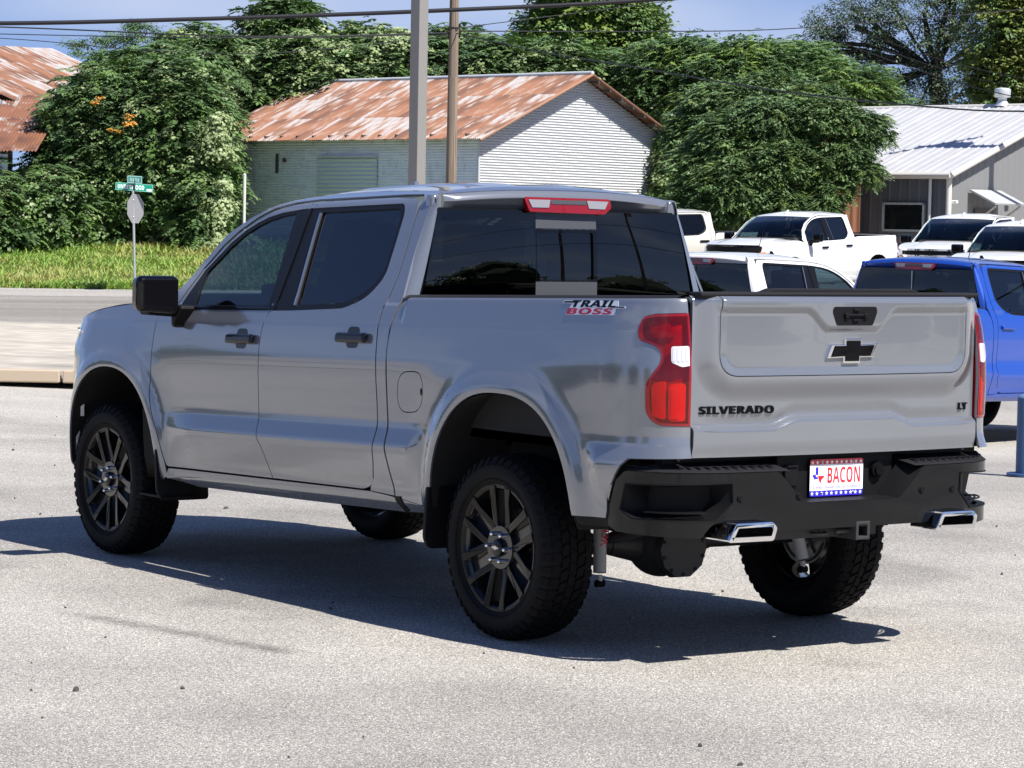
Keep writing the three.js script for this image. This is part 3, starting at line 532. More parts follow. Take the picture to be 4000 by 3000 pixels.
  part('antenna_fin', [(() => { const g = extrude([[-.075, 0], [.075, 0], [-.02, .035], [-.055, .068], [-.07, .068]], .016, .006).translate(0, 0, -.008); return g.translate(2.30, 2.003, .03); })()], midsize ? MT.black : paintMat, T);
  if (midsize) part('antenna', [rod([2.0, 2.03, .0], [2.12, 2.34, 0], .006, .003, 6)], MT.black, T);
  part('windscreen', gridSurf((u, v) => { const k = u * 2 - 1, x0 = mix(2.50, 3.10, v), q = roofAt(x0, k * .985), bow = 1 - k * k; return [q[0] + .10 * bow + .14 * bow * v, q[1] - .012 * bow - .006, q[2]]; }, 24, 12), MT.shield, T);
  const hoodY = curve([[3.1, 1.437], [3.35, 1.455], [3.58, 1.462], [3.88, 1.440], [4.08, 1.412], [4.30, 1.372], [4.50, 1.335], [4.92, 1.30]]);
  part('bonnet', gridSurf((u, v) => { const k = u * 2 - 1, s = mix(3.12, 4.55, v), e = S(s, hoodY(s)), bow = 1 - Math.pow(Math.abs(k), 2.2), xx = e[0] + (s > 3.98 ? (1 - k * k) * (mix(3.12, 4.78, v) - e[0]) * sstep(3.98, 4.5, s) : 0) + .16 * (1 - k * k) * sstep(3.3, 3.12, s); const bulge = .014 * sstep(.62, .5, Math.abs(k)) * sstep(4.5, 4.1, s); return [xx, e[1] + (.035 - .02 * sstep(4.2, 4.6, s)) * bow + bulge - (Math.abs(k) > .99 ? .0 : 0), e[2] * k * -1 * -1]; }, 40, 36, true), paintMat, T);
  // front end
  const fwx = curve([[0, 4.76], [.3, 4.735], [.47, 4.68], [.68, 4.535], [.846, 4.375], [.95, 4.16]]), fw = (z, y, d = 0) => [fwx(Math.abs(z)) + d, y, z];
  const fp = (poly, d, o = {}) => panel(poly, (a, b, i = 0) => fw(a, b, d - i), { cell: .06, flip: true, edge: .02, ...o });
  part('front_bumper', [fp(rounded([[-.95, .74, .03], [-.95, .46, .06], [-.7, .42, .04], [.7, .42, .04], [.95, .46, .06], [.95, .74, .03]]), .03), fp(rounded([[-.96, 1.0], [-.96, .74], [.96, .74], [.96, 1.0]]), -.02)], paintMat, T);
  part('bumper_grille', [fp(rounded([[-.62, .66, .03], [-.56, .48, .03], [.56, .48, .03], [.62, .66, .03]]), .036)], MT.plastic, T);
  part('grille', [fp(rounded([[-.72, 1.255, .02], [-.66, .86, .04], [.66, .86, .04], [.72, 1.255, .02]]), .0)], MT.plastic, T);
  for (const bar of chromeGrille ? [fp([[-.72, 1.262], [-.72, 1.225], [.72, 1.225], [.72, 1.262]], .03), fp([[-.70, 1.13], [-.70, 1.09], [.70, 1.09], [.70, 1.13]], .03), fp([[-.68, 1.0], [-.68, .96], [.68, .96], [.68, 1.0]], .03), fp([[-.11, 1.13], [-.11, 1.08], [.11, 1.08], [.11, 1.13]], .045)] : [fp([[-.68, 1.275], [-.68, 1.235], [.68, 1.235], [.68, 1.275]], .006), fp([[-.66, 1.10], [-.66, 1.06], [.66, 1.06], [.66, 1.10]], .02)]) part('grille_bar', bar, chromeGrille ? MT.chrome : MT.gloss, T);
  both('headlamp', [fp(rounded([[-.73, 1.232, .01], [-.70, 1.09, .02], [-.93, 1.11, .02], [-.945, 1.225, .01]].reverse()), .012)], MT.reflector);
  both('headlamp_surround', [fp(rounded([[-.64, 1.20, .02], [-.66, .93, .03], [-.80, .95, .03], [-.80, 1.09], [-.70, 1.09]].reverse()), .008)], MT.gloss);
  both('turn_lamp', [panel(rounded([[4.50, 1.115, .01], [4.66, 1.105, .01], [4.66, 1.215, .01], [4.52, 1.225, .01]]), S, { flip: true, cell: .05, lift: .004 })], MT.amber);
  // --- bed, tailgate
  part('bed_floor', [box(1.96, .04, 1.68, -.11, .90, 0), box(.04, .66, 1.70, .86, 1.18, 0)], MT.bedliner, T);
  const yT = 1.572, inner = rounded([[-.705, yT + .004], [-.705, 1.238, .10], [.705, 1.238, .10], [.705, yT + .004]], 8);
  const outer = [[-.812, yT], [-.812, 1.2], [-.812, .897], [.812, .897], [.812, yT]];
  const outerU = [[-.812, yT], [-.812, .897], [.812, .897], [.812, yT], ...inner.slice().reverse().map((p) => [p[0] + Math.sign(p[0]) * .0022, p[1] - .0022]).map((p) => [p[0], Math.min(p[1], yT)])];
  const tcell = detail ? .0095 : .06;
  const tgTop = new THREE.Group(); tgTop.name = 'tailgate'; T.add(tgTop);
  part('gate_skin', panel(outerU, tgMap, { cell: tcell, edge: .03 }), paintMat, tgTop);
  part('gate_panel', panel(inset(inner, .0012).map((p) => [p[0], Math.min(p[1], yT)]), tgMap, { cell: tcell, edge: .012 }), paintMat, tgTop);
  part('gate_core', [box(.05, .66, 1.60, -1.112, 1.225, 0)], MT.black, tgTop);
  part('gate_cap', [(() => { const g = rbox(.085, .022, 1.60, .010, -1.135, 1.578, 0, 3); return g; })(), (() => { const g = extrude([[-.43, 0], [-.385, .012], [.415, .012], [.46, 0]], .05, .004); return g.rotateY(-Math.PI / 2).translate(-1.10, 1.588, 0); })()], MT.pad, tgTop);
  const hb = rounded([[-.122, 1.530, .02], [-.128, 1.508, .01], [-.103, 1.450, .01], [.103, 1.450, .01], [.128, 1.508, .01], [.122, 1.530, .02]]);
  const handle = part('gate_handle', panel(hb, (z, y, i = 0) => [tgMap(z, 1.50)[0] + i + .004, y, z], { cell: .05, edge: .03, lift: .006 }), MT.plastic, tgTop);
  if (detail) {
    const hx = tgMap(0, 1.5)[0] - .002;
    part('handle_grip', [rbox(.012, .012, .09, .004, hx - .005, 1.494, 0), ...[-1, 1].map((s) => rbox(.016, .022, .022, .005, hx - .006, 1.492, s * .055)), rbox(.012, .010, .034, .003, hx - .004, 1.516, .004), rbox(.012, .010, .034, .003, hx - .004, 1.472, 0)], MT.plastic, tgTop);
  }
  // emblem
  const em = (s, d, lift) => wrapOn(extrude(bowtie(s), d, d * .35), tgMap, 0, 1.340, 1, lift);
  part('emblem', em(.95, .010, 0), MT.chrome, tgTop); part('emblem_face', em(.80, .004, .0125), detail ? MT.emblemFace : MT.emblemFace, tgTop);
  if (detail) {
    const word = textGeo('SILVERADO', .0325, .005); { const bb = word.boundingBox, w = bb.max.x - bb.min.x; word.translate(-bb.min.x, 0, 0).scale(.383 / w, 1, 1); }
    part('lettering', wrapOn(word, tgMap, -.772, 1.078, 1, .001), MT.emblemFace, tgTop);
    const lt = textGeo('LT', .031, .006); { const bb = lt.boundingBox; lt.translate(-bb.min.x, 0, 0).scale(.058 / (bb.max.x - bb.min.x), 1, 1); }
    part('lettering', wrapOn(lt, tgMap, .713, 1.068, 1, .001), MT.emblemFace, tgTop);
    // side decal: two slanted words with a pale outline
    const skew = (g, k) => { const p = g.attributes.position; for (let i = 0; i < p.count; i++) p.setX(i, p.getX(i) + p.getY(i) * k); return g; };
    const decal = (s, size, width, x0, y0, m, out, depth) => { const g = textGeo(s, size, depth), bb = g.boundingBox; g.translate(-bb.min.x, 0, 0).scale(width / (bb.max.x - bb.min.x), 1, 1); return [wrapOn(skew(g, .45), S, x0, y0, -1, out), m, x0, y0]; };
    const out = (pts) => wrapOn(extrude(pts, .0008), S, 0, 0, 1, .0008);
    const dg = new THREE.Group(); dg.name = 'decal'; bed[0].add(dg);
    const mir2 = (g) => g;
    const dd = [['TRAIL', .0285, .318, -.470, 1.4632, MT.emblemFace], ['BOSS', .0255, .318, -.450, 1.4325, MT.redInk]];
    const pale = std([.62, .66, .74], .35);
    part('decal_outline', out([[-.418, 1.491], [-.800, 1.491], [-.812, 1.468], [-.858, 1.468], [-.862, 1.459], [-.800, 1.457], [-.790, 1.4295], [-.445, 1.4295], [-.470, 1.462], [-.478, 1.477], [-.412, 1.4785]]), pale, dg);
    for (const [s, size, w, x0, y0, m] of dd) part('decal_letter', decal(s, size, w, x0, y0, m, .0018, .0006)[0], m, dg);
    part('decal_letter', out([[-.422, 1.4885], [-.50, 1.4885], [-.50, 1.4815], [-.418, 1.4815]]), MT.emblemFace, dg).position.z = -.0012;
    part('decal_letter', out([[-.765, 1.466], [-.852, 1.466], [-.855, 1.461], [-.763, 1.461]]), MT.emblemFace, dg).position.z = -.0012;
  }
  // --- rear bumper
  const rb = new THREE.Group(); rb.name = 'rear_bumper'; T.add(rb);
  const BC = detail ? .03 : .09;
  const faceOut = [[-1.205, .79], [-1.15, .835, .02], [-.415, .835, .02], [-.275, .700, .03], [.275, .700, .03], [.415, .835, .02], [1.15, .835, .02], [1.205, .79], [1.238, .70], [1.255, .60], [1.20, .575], [.80, .565], [.74, .630, .03], [.50, .630, .03], [.44, .585], [-.44, .585], [-.50, .630, .03], [-.74, .630, .03], [-.80, .565], [-1.20, .575], [-1.255, .60], [-1.238, .70]];
  const pocket = (s) => rounded([[.66, .792, .03], [1.14, .778, .05], [1.17, .672, .04], [1.10, .640, .03], [.735, .640, .03], [.655, .712, .02]].map((p) => [p[0] * s, p[1]]), 4);
  part('bumper_face', panel(rounded(faceOut), bpMap, { cell: BC, edge: .03, holes: [pocket(-1), pocket(1)] }), MT.gloss, rb);
  for (const s of [-1, 1]) {
    const ring = pocket(s), N = ring.length;
    const depth = (t, p) => { const c = [.90 * s, .715]; const q = [p[0] + (c[0] - p[0]) * t * .22, p[1] + (c[1] - p[1]) * t * .18]; return bpMap(q[0], q[1], t * .10); };
    const closed = [...ring, ring[0]];
    part('corner_step', [gridSurf((u, v) => { const i = u * N, a = Math.floor(Math.min(i, N - 1)), f = i - a, p = [mix(closed[a][0], closed[a + 1][0], f), mix(closed[a][1], closed[a + 1][1], f)]; return depth(v, p); }, N, 3), panel(ring.map((p) => [p[0] + (.90 * s - p[0]) * .22, p[1] + (.715 - p[1]) * .18]), (a, b, i = 0) => bpMap(a, b, .10 + i), { cell: .06, edge: 0 }), ...(detail ? [0, 1, 2, 3].map((k) => panel([[s * .76, .664 + k * .0], [s * 1.06, .664], [s * 1.06, .670], [s * .76, .670]], (a, b, i = 0) => bpMap(a, b, .02 + k * .018 + i), { cell: .02, edge: .006 })) : [])], MT.plastic, rb);
    part('step_lip', panel([...ring.map((p) => p), ].map((p) => [p[0] + (p[0] - .90 * s) * .03, p[1] + (p[1] - .715) * .08]), bpMap, { cell: .04, edge: .006, lift: .004, holes: [ring] }), MT.plastic, rb);
    // grooved tread on top of the bumper
    const pad = [[.40, .845], [.40, .845]];
    part('step_pad', [gridSurf((u, v) => { const ss = s * mix(.36, 1.17, u), q = bpMap(ss, .836, -.004), f = v; const inn = [mix(q[0], -1.06, f), mix(.838, .872, f), mix(q[2], s * Math.min(Math.abs(q[2]), .95) * .97, f)]; return inn; }, 24, 4, s < 0), ...(detail ? [...Array(15).keys()].map((k) => { const ss = s * (.42 + k * .045), q = bpMap(ss, .84, 0); return rbox(.085, .005, .012, .002, q[0] + .075, .856, q[2]).translate(0, 0, 0); }) : [])], MT.pad, rb);
    if (detail) for (const [a, b] of [[.615, .726], [.305, .726], [.405, .727], [.60, .724]].filter((_, k) => s < 0 ? k < 2 : k > 1)) { const q = bpMap(s * a, b, -.002); part('parking_sensor', [new THREE.CylinderGeometry(.011, .012, .012, 14).rotateZ(Math.PI / 2).translate(...q), new THREE.TorusGeometry(.015, .0025, 6, 16).rotateY(Math.PI / 2).translate(...q)], MT.plastic, rb); }
  }
  // licence recess: sloping cheeks, back wall, ledge
  const RX = -1.140;
  part('plate_recess', [box(.02, .20, .66, RX + .012, .79, 0), ...[-1, 1].map((s) => gridSurf((u, v) => { const y = mix(.700, .838, v), ss = s * mix(.275, .415, v), q = bpMap(ss, y, 0); return [mix(q[0], RX, u), y, mix(q[2], q[2] * .86, u)]; }, 3, 3, s > 0)), gridSurf((u, v) => [mix(-1.262, RX, v), .701 + .004 * v, mix(-.275, .275, u)], 4, 2, true)], MT.plastic, rb);
  part('bumper_beam', [box(.05, .10, 1.80, -1.045, .862, 0)], MT.plastic, rb);
  if (detail) {
    part('hitch_socket', [new THREE.CylinderGeometry(.034, .036, .026, 24).rotateZ(Math.PI / 2).translate(RX - .008, .815, .232), new THREE.CylinderGeometry(.022, .024, .012, 20).rotateZ(Math.PI / 2).translate(RX - .026, .815, .232)], MT.black, rb);
    part('wiring_socket', [rbox(.02, .085, .075, .006, RX - .006, .80, -.262), rbox(.012, .008, .06, .002, RX - .018, .845, -.262)], MT.plastic, rb);
    const plateTex = canvasTex(1024, 540, drawPlate);
    const pg = extrude(rounded([[-.1525, -.080, .012], [.1525, -.080, .012], [.1525, .080, .012], [-.1525, .080, .012]]), .002), pu = pg.attributes.uv, pp = pg.attributes.position;
    for (let i = 0; i < pp.count; i++) pu.setXY(i, pp.getX(i) / .305 + .5, pp.getY(i) / .160 + .5);
    const plate = part('dealer_plate', pg.rotateY(-Math.PI / 2).translate(RX - .012, .790, -.005), new THREE.MeshPhysicalMaterial({ map: plateTex, roughness: .35, clearcoat: .6 }), rb, 'white dealer plate with red BACON lettering and stars');
    for (const [z, y] of [[-.09, .855], [.09, .855], [-.09, .725], [.09, .725]]) part('plate_bolt', new THREE.SphereGeometry(.005, 8, 6).translate(RX - .015, y, z), MT.satin, rb);
  }
  // exhaust tips, hitch, axle, dampers, frame
  if (detail) {
    for (const s of [-1, 1]) {
      const oct = [[-.135, -.036], [-.095, .036], [.10, .036], [.125, .014], [.108, -.038]].map((p) => [p[0] * (s < 0 ? 1 : .95), p[1]]);
      const tip = extrude(rounded(oct.map((p) => [...p, .012])), .16, .004, [inset(rounded(oct.map((p) => [...p, .010])), .017)], 3);
      const g = toCreasedNormals(tip.rotateY(-Math.PI / 2), .5).translate(-1.135, .592, s * .585 + .0);
      part('exhaust_tip', g, MT.chrome, T); part('exhaust_pipe', [box(.02, .06, .2, -1.15, .592, s * .585), rod([-1.12, .60, s * .585], [-.55, .60, s * .50], .04)], MT.black, T);
    }
    const sq = (w, t) => extrude([[-w, -w], [w, -w], [w, w], [-w, w]], .16, .003, [[[-w + t, -w + t], [-w + t, w - t], [w - t, w - t], [w - t, -w + t]]]).rotateY(-Math.PI / 2);
    part('tow_hitch', [sq(.037, .009).translate(-1.10, .567, .058), box(.09, .07, .60, -1.12, .57, -.08), extrude(rounded([[-.2, .02], [-.16, .05, .02], [.12, .05, .02], [.16, .02], [.12, -.03, .02], [-.14, -.03, .02]]), .012).rotateY(-Math.PI / 2).translate(-1.17, .58, .05), rod([-1.215, .565, .055], [-1.215, .565, -.06], .011), new THREE.TorusGeometry(.03, .007, 8, 16).rotateX(Math.PI / 2).translate(-1.18, .555, -.12)], MT.steel, T);
    part('wiring_loop', [tube([[-1.13, .60, .15], [-1.14, .575, .155], [-1.14, .548, .175], [-1.13, .552, .20], [-1.12, .59, .215]], .0055, 20, 6), tube([[-1.10, .60, .165], [-1.11, .57, .17], [-1.11, .545, .19], [-1.10, .56, .215]], .005, 20, 6)], MT.brass, T);
    part('rear_axle', [rod([0, .40, -.75], [0, .40, .75], .044), new THREE.SphereGeometry(.155, 24, 16).scale(1.15, 1, .95).translate(-.03, .395, -.08), new THREE.CylinderGeometry(.135, .14, .05, 10).rotateZ(Math.PI / 2).translate(-.185, .385, -.08), rod([0, .4, -.08], [0, .40, -.36], .12, .05), rod([0, .4, -.08], [0, .40, .22], .12, .05), ...[...Array(10).keys()].map((k) => new THREE.SphereGeometry(.01, 6, 4).translate(-.212, .385 + .118 * Math.cos(k * .628), -.08 + .118 * Math.sin(k * .628)))], MT.steel, T);
    for (const s of [-1, 1]) { const d = part('damper', [rod([-.26, .31, s * .60], [-.20, .60, s * .56], .030), rod([-.26, .30, s * .60], [-.262, .268, s * .60], .013)], std([.42, .42, .41], .5), T); part('damper_bush', [new THREE.CylinderGeometry(.017, .017, .04, 12).rotateX(Math.PI / 2).translate(-.262, .262, s * .60)], MT.black, d); part('damper_label', (() => { const g = textGeo('RANCHO', .034, .001), bb = g.boundingBox; g.translate(-(bb.max.x + bb.min.x) / 2, -.017, 0).rotateZ(Math.PI / 2).rotateY(-Math.PI / 2); return g.rotateX(s * -.17).translate(-.262, .46, s * .578); })(), MT.redInk, d); }
    for (const s of [-1, 1]) part('leaf_spring', tube([[-.70, .60, s * .52], [-.3, .47, s * .52], [0, .44, s * .52], [.35, .48, s * .52], [.72, .56, s * .52]], .025, 20, 6), MT.steel, T);
  }
  part('chassis_frame', [...[-1, 1].map((s) => box(5.3, .12, .07, 1.7, .60, s * .46)), box(.08, .07, .9, -.9, .62, 0), box(.9, .16, .5, 1.9, .56, .1), box(1.2, .18, .36, .95, .545, -.46), rod([3.2, .55, .1], [.2, .44, .0], .05), box(.7, .14, .8, 3.6, .52, 0), ...(detail ? [rbox(.26, .10, .22, .03, 2.0, .485, -.55), rbox(.3, .09, .2, .03, 1.35, .49, -.60), rbox(.16, .10, .2, .03, 2.75, .47, -.6)] : [])], MT.black, T);
  part('rear_valance', [(() => { const g = panel(rounded([[-.60, .59], [-.62, .53, .02], [-.86, .53, .02], [-.88, .60], [-.84, .64], [-.60, .64]]), S, { flip: true, cell: .05, lift: -.006 }); return g; })()], MT.plastic, T);
  part('rear_valance', [mirrored(panel(rounded([[-.60, .59], [-.62, .53, .02], [-.86, .53, .02], [-.88, .60], [-.84, .64], [-.60, .64]]), S, { flip: true, cell: .05, lift: -.006 }))], MT.plastic, T);
  if (detail) part('sill_bracket', [panel(rounded([[.848, .566], [.80, .568], [.775, .50], [.82, .485]]), S, { flip: true, cell: .03, lift: .006, edge: .02 })], MT.plastic, T);
  // cabin
  for (const [x, w] of [[2.22, 1], [1.38, 0]]) for (const s of [-1, 1]) part('seat', [rbox(.52, .16, .54, .06, x + .15, 1.05, s * .40), (() => { const g = rbox(.15, .62, .50, .06, 0, .31, 0, 3); return g.rotateZ(.22).translate(x - .10, 1.06, s * .40); })(), (() => { const g = rbox(.09, .19, .27, .04, 0, 0, 0, 3); return g.rotateZ(.15).translate(x - .26, 1.76, s * .40); })(), rod([x - .24, 1.6, s * .40 - .06], [x - .25, 1.72, s * .40 - .06], .008), rod([x - .24, 1.6, s * .40 + .06], [x - .25, 1.72, s * .40 + .06], .008)], MT.seat, T);
  part('dashboard', [rbox(.42, .30, 1.60, .08, 3.02, 1.31, 0), rbox(.10, .14, .30, .03, 2.84, 1.45, -.38)], MT.dash, T);
  part('steering_wheel', [new THREE.TorusGeometry(.185, .018, 10, 36), rbox(.16, .11, .05, .03), box(.34, .035, .02, 0, -.02, 0), box(.035, .18, .02, 0, -.09, 0)].map((g) => g.rotateY(Math.PI / 2).rotateZ(.42).translate(2.60, 1.46, -.39)), MT.dash, T);
  part('cabin_floor', [box(2.6, .04, 1.7, 2.1, .78, 0), ...[-1, 1].map((s) => rod([2.0, 1.35, s * .87], [2.0, 1.93, s * .69], .035)), rbox(.5, .3, .28, .04, 2.3, 1.02, 0)], MT.seat, T);
  if (detail) part('window_sticker', [panel(rounded([[1.78, 1.88], [1.42, 1.89], [1.40, 1.56], [1.74, 1.55]]), S, { flip: true, cell: .1, lift: -.02, edge: 0 })], std([.10, .11, .13], .7), T);
  // wheels
  const proto = makeWheel(detail, midsize ? MT.rimDark : undefined);
  for (const [x, s] of [[0, -1], [3.745, -1], [0, 1], [3.745, 1]]) { const w = proto.clone(); w.position.set(x, .4145, s * .862); if (s > 0) w.rotation.y = Math.PI; w.rotation.z = (x ? .31 : .0) * s; T.add(w); }
  return T;
}
function star(g, x, y, r, col) { g.fillStyle = col; g.beginPath(); for (let k = 0; k < 10; k++) { const a = -Math.PI / 2 + k * Math.PI / 5, q = k % 2 ? r * .42 : r; g[k ? 'lineTo' : 'moveTo'](x + Math.cos(a) * q, y + Math.sin(a) * q); } g.fill(); }
function drawPlate(g, w, h) {
  g.fillStyle = '#f6f6fa'; g.fillRect(0, 0, w, h);
  g.fillStyle = '#c80d2a'; g.fillRect(0, 0, w, 76); g.fillStyle = '#2417b8'; g.fillRect(0, h - 84, w, 84);
  for (let k = 0; k < 11; k++) { star(g, 48 + k * 93, 46, 34, '#fdfdfd'); star(g, 48 + k * 93, h - 44, 34, '#fdfdfd'); }
  const map = (pts, c) => { g.fillStyle = c; g.beginPath(); pts.forEach((p, i) => g[i ? 'lineTo' : 'moveTo'](p[0], p[1])); g.closePath(); g.fill(); };
  map([[108, 112], [160, 112], [160, 250], [150, 290], [110, 285], [92, 300], [64, 262], [40, 222], [106, 220]], '#2417b8');
  map([[165, 238], [280, 240], [272, 262], [222, 300], [212, 345], [196, 345], [170, 305], [160, 270]], '#c80d2a');
  g.strokeStyle = '#9a93b8'; g.lineWidth = 2; g.beginPath(); g.moveTo(162, 160); g.lineTo(210, 166); g.lineTo(270, 168); g.lineTo(282, 236); g.stroke();
  star(g, 132, 240, 26, '#fdfdfd');
  g.save(); g.fillStyle = '#c80d2a'; g.font = 'bold 232px sans-serif'; const m = g.measureText('BACON').width; g.translate(318, 352); g.scale(668 / m, 1.38); g.fillText('BACON', 0, 0); g.restore();
  g.save(); g.fillStyle = '#2417b8'; g.font = 'bold 48px sans-serif'; const t = 'ATHENS \u2022 FRANKSTON \u2022 JACKSONVILLE', n = g.measureText(t).width; g.translate(52, 430); g.scale(926 / n, 1.05); let x = 0; for (const word of t.split(' ')) { g.fillStyle = word === '\u2022' ? '#c80d2a' : '#2417b8'; g.fillText(word, x, 0); x += g.measureText(word + ' ').width; } g.restore();
}
const hero = makeTruck({ paintMat: paint([.248, .263, .290], true), detail: true, name: 'pickup_truck', label: 'metallic grey crew cab pickup with black wheels and white dealer plate, nearest truck' });
hero.position.set(0, 0, .03);
// ---------- ground ----------
const GB = [[3, 30, -.22, 9, 9], [6, 38, -.18, 8, 9], [8, 62, .08, 10, 16], [-2, 66, .10, 6, 12], [14, 82, .9, 12, 16]];
function groundH(lat, dep) {
  let h = 0; for (const [a, b, k, w, l] of GB) h += k * Math.exp(-(((lat - a) / w) ** 2) - ((dep - b) / l) ** 2);
  h += sstep(75, 93, dep) * 1.15 * sstep(14, -2, lat) + sstep(74, 84, dep) * .5 * sstep(-2, 4, lat);
  return h * sstep(15, 22, dep);
}
const siteOf = (x, z) => { const dx = x - CAM.x, dz = z - CAM.z; return [dx * RT.x + dz * RT.z, dx * FW.x + dz * FW.z]; };
const onGround = (lat, dep, dy = 0) => { const p = site(lat, dep, groundH(lat, dep) + dy); return [p.x, p.y, p.z]; };
function siteSheet(lats, deps, colorFn, mat, name, uvs, dy = 0, kind = 'structure') {
  const g = new THREE.BufferGeometry(), P = [], C = [], U = [], I = [];
  deps.forEach((d) => lats.forEach((l) => { const ll = typeof l === 'function' ? l(d) : l, p = site(ll, d, groundH(ll, d) + dy); P.push(p.x, p.y, p.z); C.push(...colorFn(ll, d, p)); U.push(p.x * uvs, p.z * uvs); }));
  const n = lats.length; for (let j = 0; j < deps.length - 1; j++) for (let i = 0; i < n - 1; i++) { const a = j * n + i; I.push(a, a + 1, a + n, a + 1, a + n + 1, a + n); }
  g.setAttribute('position', new THREE.Float32BufferAttribute(P, 3)); g.setAttribute('color', new THREE.Float32BufferAttribute(C, 3)); g.setAttribute('uv', new THREE.Float32BufferAttribute(U, 2)); g.setIndex(I); g.computeVertexNormals();
  const m = part(name, g, mat, scene); m.userData.kind = kind; return m;
}
const range = (a, b, n) => [...Array(n + 1).keys()].map((k) => a + (b - a) * k / n);
const rA = rng(11);
// worn asphalt: pale crushed stones in a darker binder
const asphaltTex = dataTex(1024, (() => { const n = 1024, f = new Float32Array(n * n).fill(.62); const r = rng(3);
  for (let k = 0; k < 60000; k++) { const x = r() * n, y = r() * n, s = .8 + r() * 2.2, v = r(), t = v < .30 ? .36 + r() * .20 : .68 + r() * .34, sx = s * (.7 + r() * .6); for (let j = Math.floor(-s); j <= s; j++) for (let i = Math.floor(-sx); i <= sx; i++) if ((i / sx) ** 2 + (j / s) ** 2 < 1) f[((y + j + n) % n | 0) * n + ((x + i + n) % n | 0)] = t; }
  return (i, j) => { const v = f[j * n + i] * (.90 + .2 * hash3(i, j, 5)); return [v * 1.01, v * .99, v * .955]; }; })(), true);
const asphaltBump = asphaltTex;
const lot = std([1, 1, 1], .88, 0, { map: asphaltTex, vertexColors: true, bumpMap: asphaltTex, bumpScale: .004 });
const gray = (v, warm = 1) => [v * 1.015 * warm, v * .988, v * .945 / warm];
const seg = (px, pz, ax, az, bx, bz) => { const dx = bx - ax, dz = bz - az, t = clamp(((px - ax) * dx + (pz - az) * dz) / (dx * dx + dz * dz)); return [Math.hypot(px - ax - dx * t, pz - az - dz * t), t]; };
function lotTone(l, d, p) {
  const x = p.x, z = p.z; let v = .76 + .20 * (fbm(x * .42, 1, z * .42, 3) - .5) * 2 + .14 * (fbm(x * 1.7, 5, z * 1.7, 4) - .5) * 2; v *= 1 - .22 * sstep(.57, .70, fbm(x * .8 + 3, 7, z * .8, 4));
  v += .10 * sstep(17, 24, d);
  // oil and tyre marks with a shape of their own
  const [a, t] = seg(x, z, 1.85, -2.25, -.05, -1.93); v *= 1 - .62 * sstep(.11, .0, a + .03 * (noise3(x * 9, 0, z * 9) - .5)) * (.4 + .6 * noise3(x * 14, 2, z * 14)) * sstep(0, .2, t) * sstep(1, .85, t);
  const [b, u] = seg(x, z, 4.7, -3.4, 1.0, -3.0); v *= 1 - .16 * sstep(.35, 0, b) * sstep(1, .5, u) * noise3(x * 5, 1, z * 5) * 1.4;
  const [c] = seg(x, z, -2.4, -.6, -4.4, .3); v *= 1 - .13 * sstep(.5, 0, c) * noise3(x * 4, 8, z * 4) * 1.5;
  if (d > 22) { const s = fbm(l * .35, 4, d * .16, 4); v *= 1 - .20 * sstep(.52, .72, s); }
  return gray(Math.max(.2, v));
}
siteSheet([-400, -120, -40, ...range(-16, -3.6, 26), ...range(-3.4, 3.4, 136), ...range(3.7, 34, 60), 60, 160, 400], [-300, -60, -8, ...range(2, 7.4, 8), ...range(7.6, 17, 150), ...range(17.3, 34, 56), ...range(35, 70, 36)], lotTone, lot, 'car_park', 1 / 1.35);

siteSheet([-400, -120, -40, ...range(-20, 40, 60), 80, 160, 400], [70, ...range(71, 104, 34), 140, 260, 900], (l, d, p) => gray(.70 + .1 * (fbm(p.x * .3, 1, p.z * .3, 3) - .5)), lot, 'ground', 1 / 2.4);
siteSheet([-400, -80, ...range(-26, -2, 24)], range(49.2, 69, 24), (l, d) => gray(.50 + .20 * (fbm(l * .10, 3, d * .8, 4) - .5) * 2, 1.015), lot, 'road', 1 / 2.4, .02);
siteSheet([-400, -80, ...range(-26, -2, 24)], range(69, 76.5, 6), (l, d) => gray(.80 + .08 * (fbm(l * .3, 7, d * .9, 3) - .5)), lot, 'pavement', 1 / 2.4, .024);
{ // concrete pad with its kerb
  const c = std([1, 1, 1], .85, 0, { map: dataTex(512, (i, j) => { const v = .86 + .10 * (hash3(i, j, 1) - .5) + .14 * (noise3(i / 40, j / 40, 2) - .5); return [v, v * .975, v * .93]; }, true), vertexColors: true });
  siteSheet([-400, -80, ...range(-26, -2.2, 40)], range(33.25, 49.2, 26), (l, d, p) => { const s = fbm(l * .25, 2, d * .9, 4), k = sstep(.55, .7, s); return [.60 * (1 - .45 * k), .575 * (1 - .45 * k), .53 * (1 - .42 * k)]; }, c, 'concrete_pad', 1 / 3, .105);
  const kerbG = []; for (let k = 0; k < 30; k++) { const a = -2.2 - k * 3.05; const g = rbox(3.02, .15, .18, .02, 0, .04, 0); g.rotateY(-YAW - Math.PI / 2 + Math.PI); const p = site(a - 1.5, 33.15, 0); kerbG.push([g, p]); }
  const km = std([.42, .34, .25], .85); const kerb = new THREE.Group(); kerb.name = 'kerb'; kerb.userData.kind = 'structure'; scene.add(kerb);
  kerbG.slice(0, 10).forEach(([g, p]) => { const m = part('kerb_stone', rbox(3.02, .15, .18, .02, 0, .04, 0), km, kerb); m.position.copy(p); m.rotation.y = Math.atan2(-RT.z, RT.x); });
}
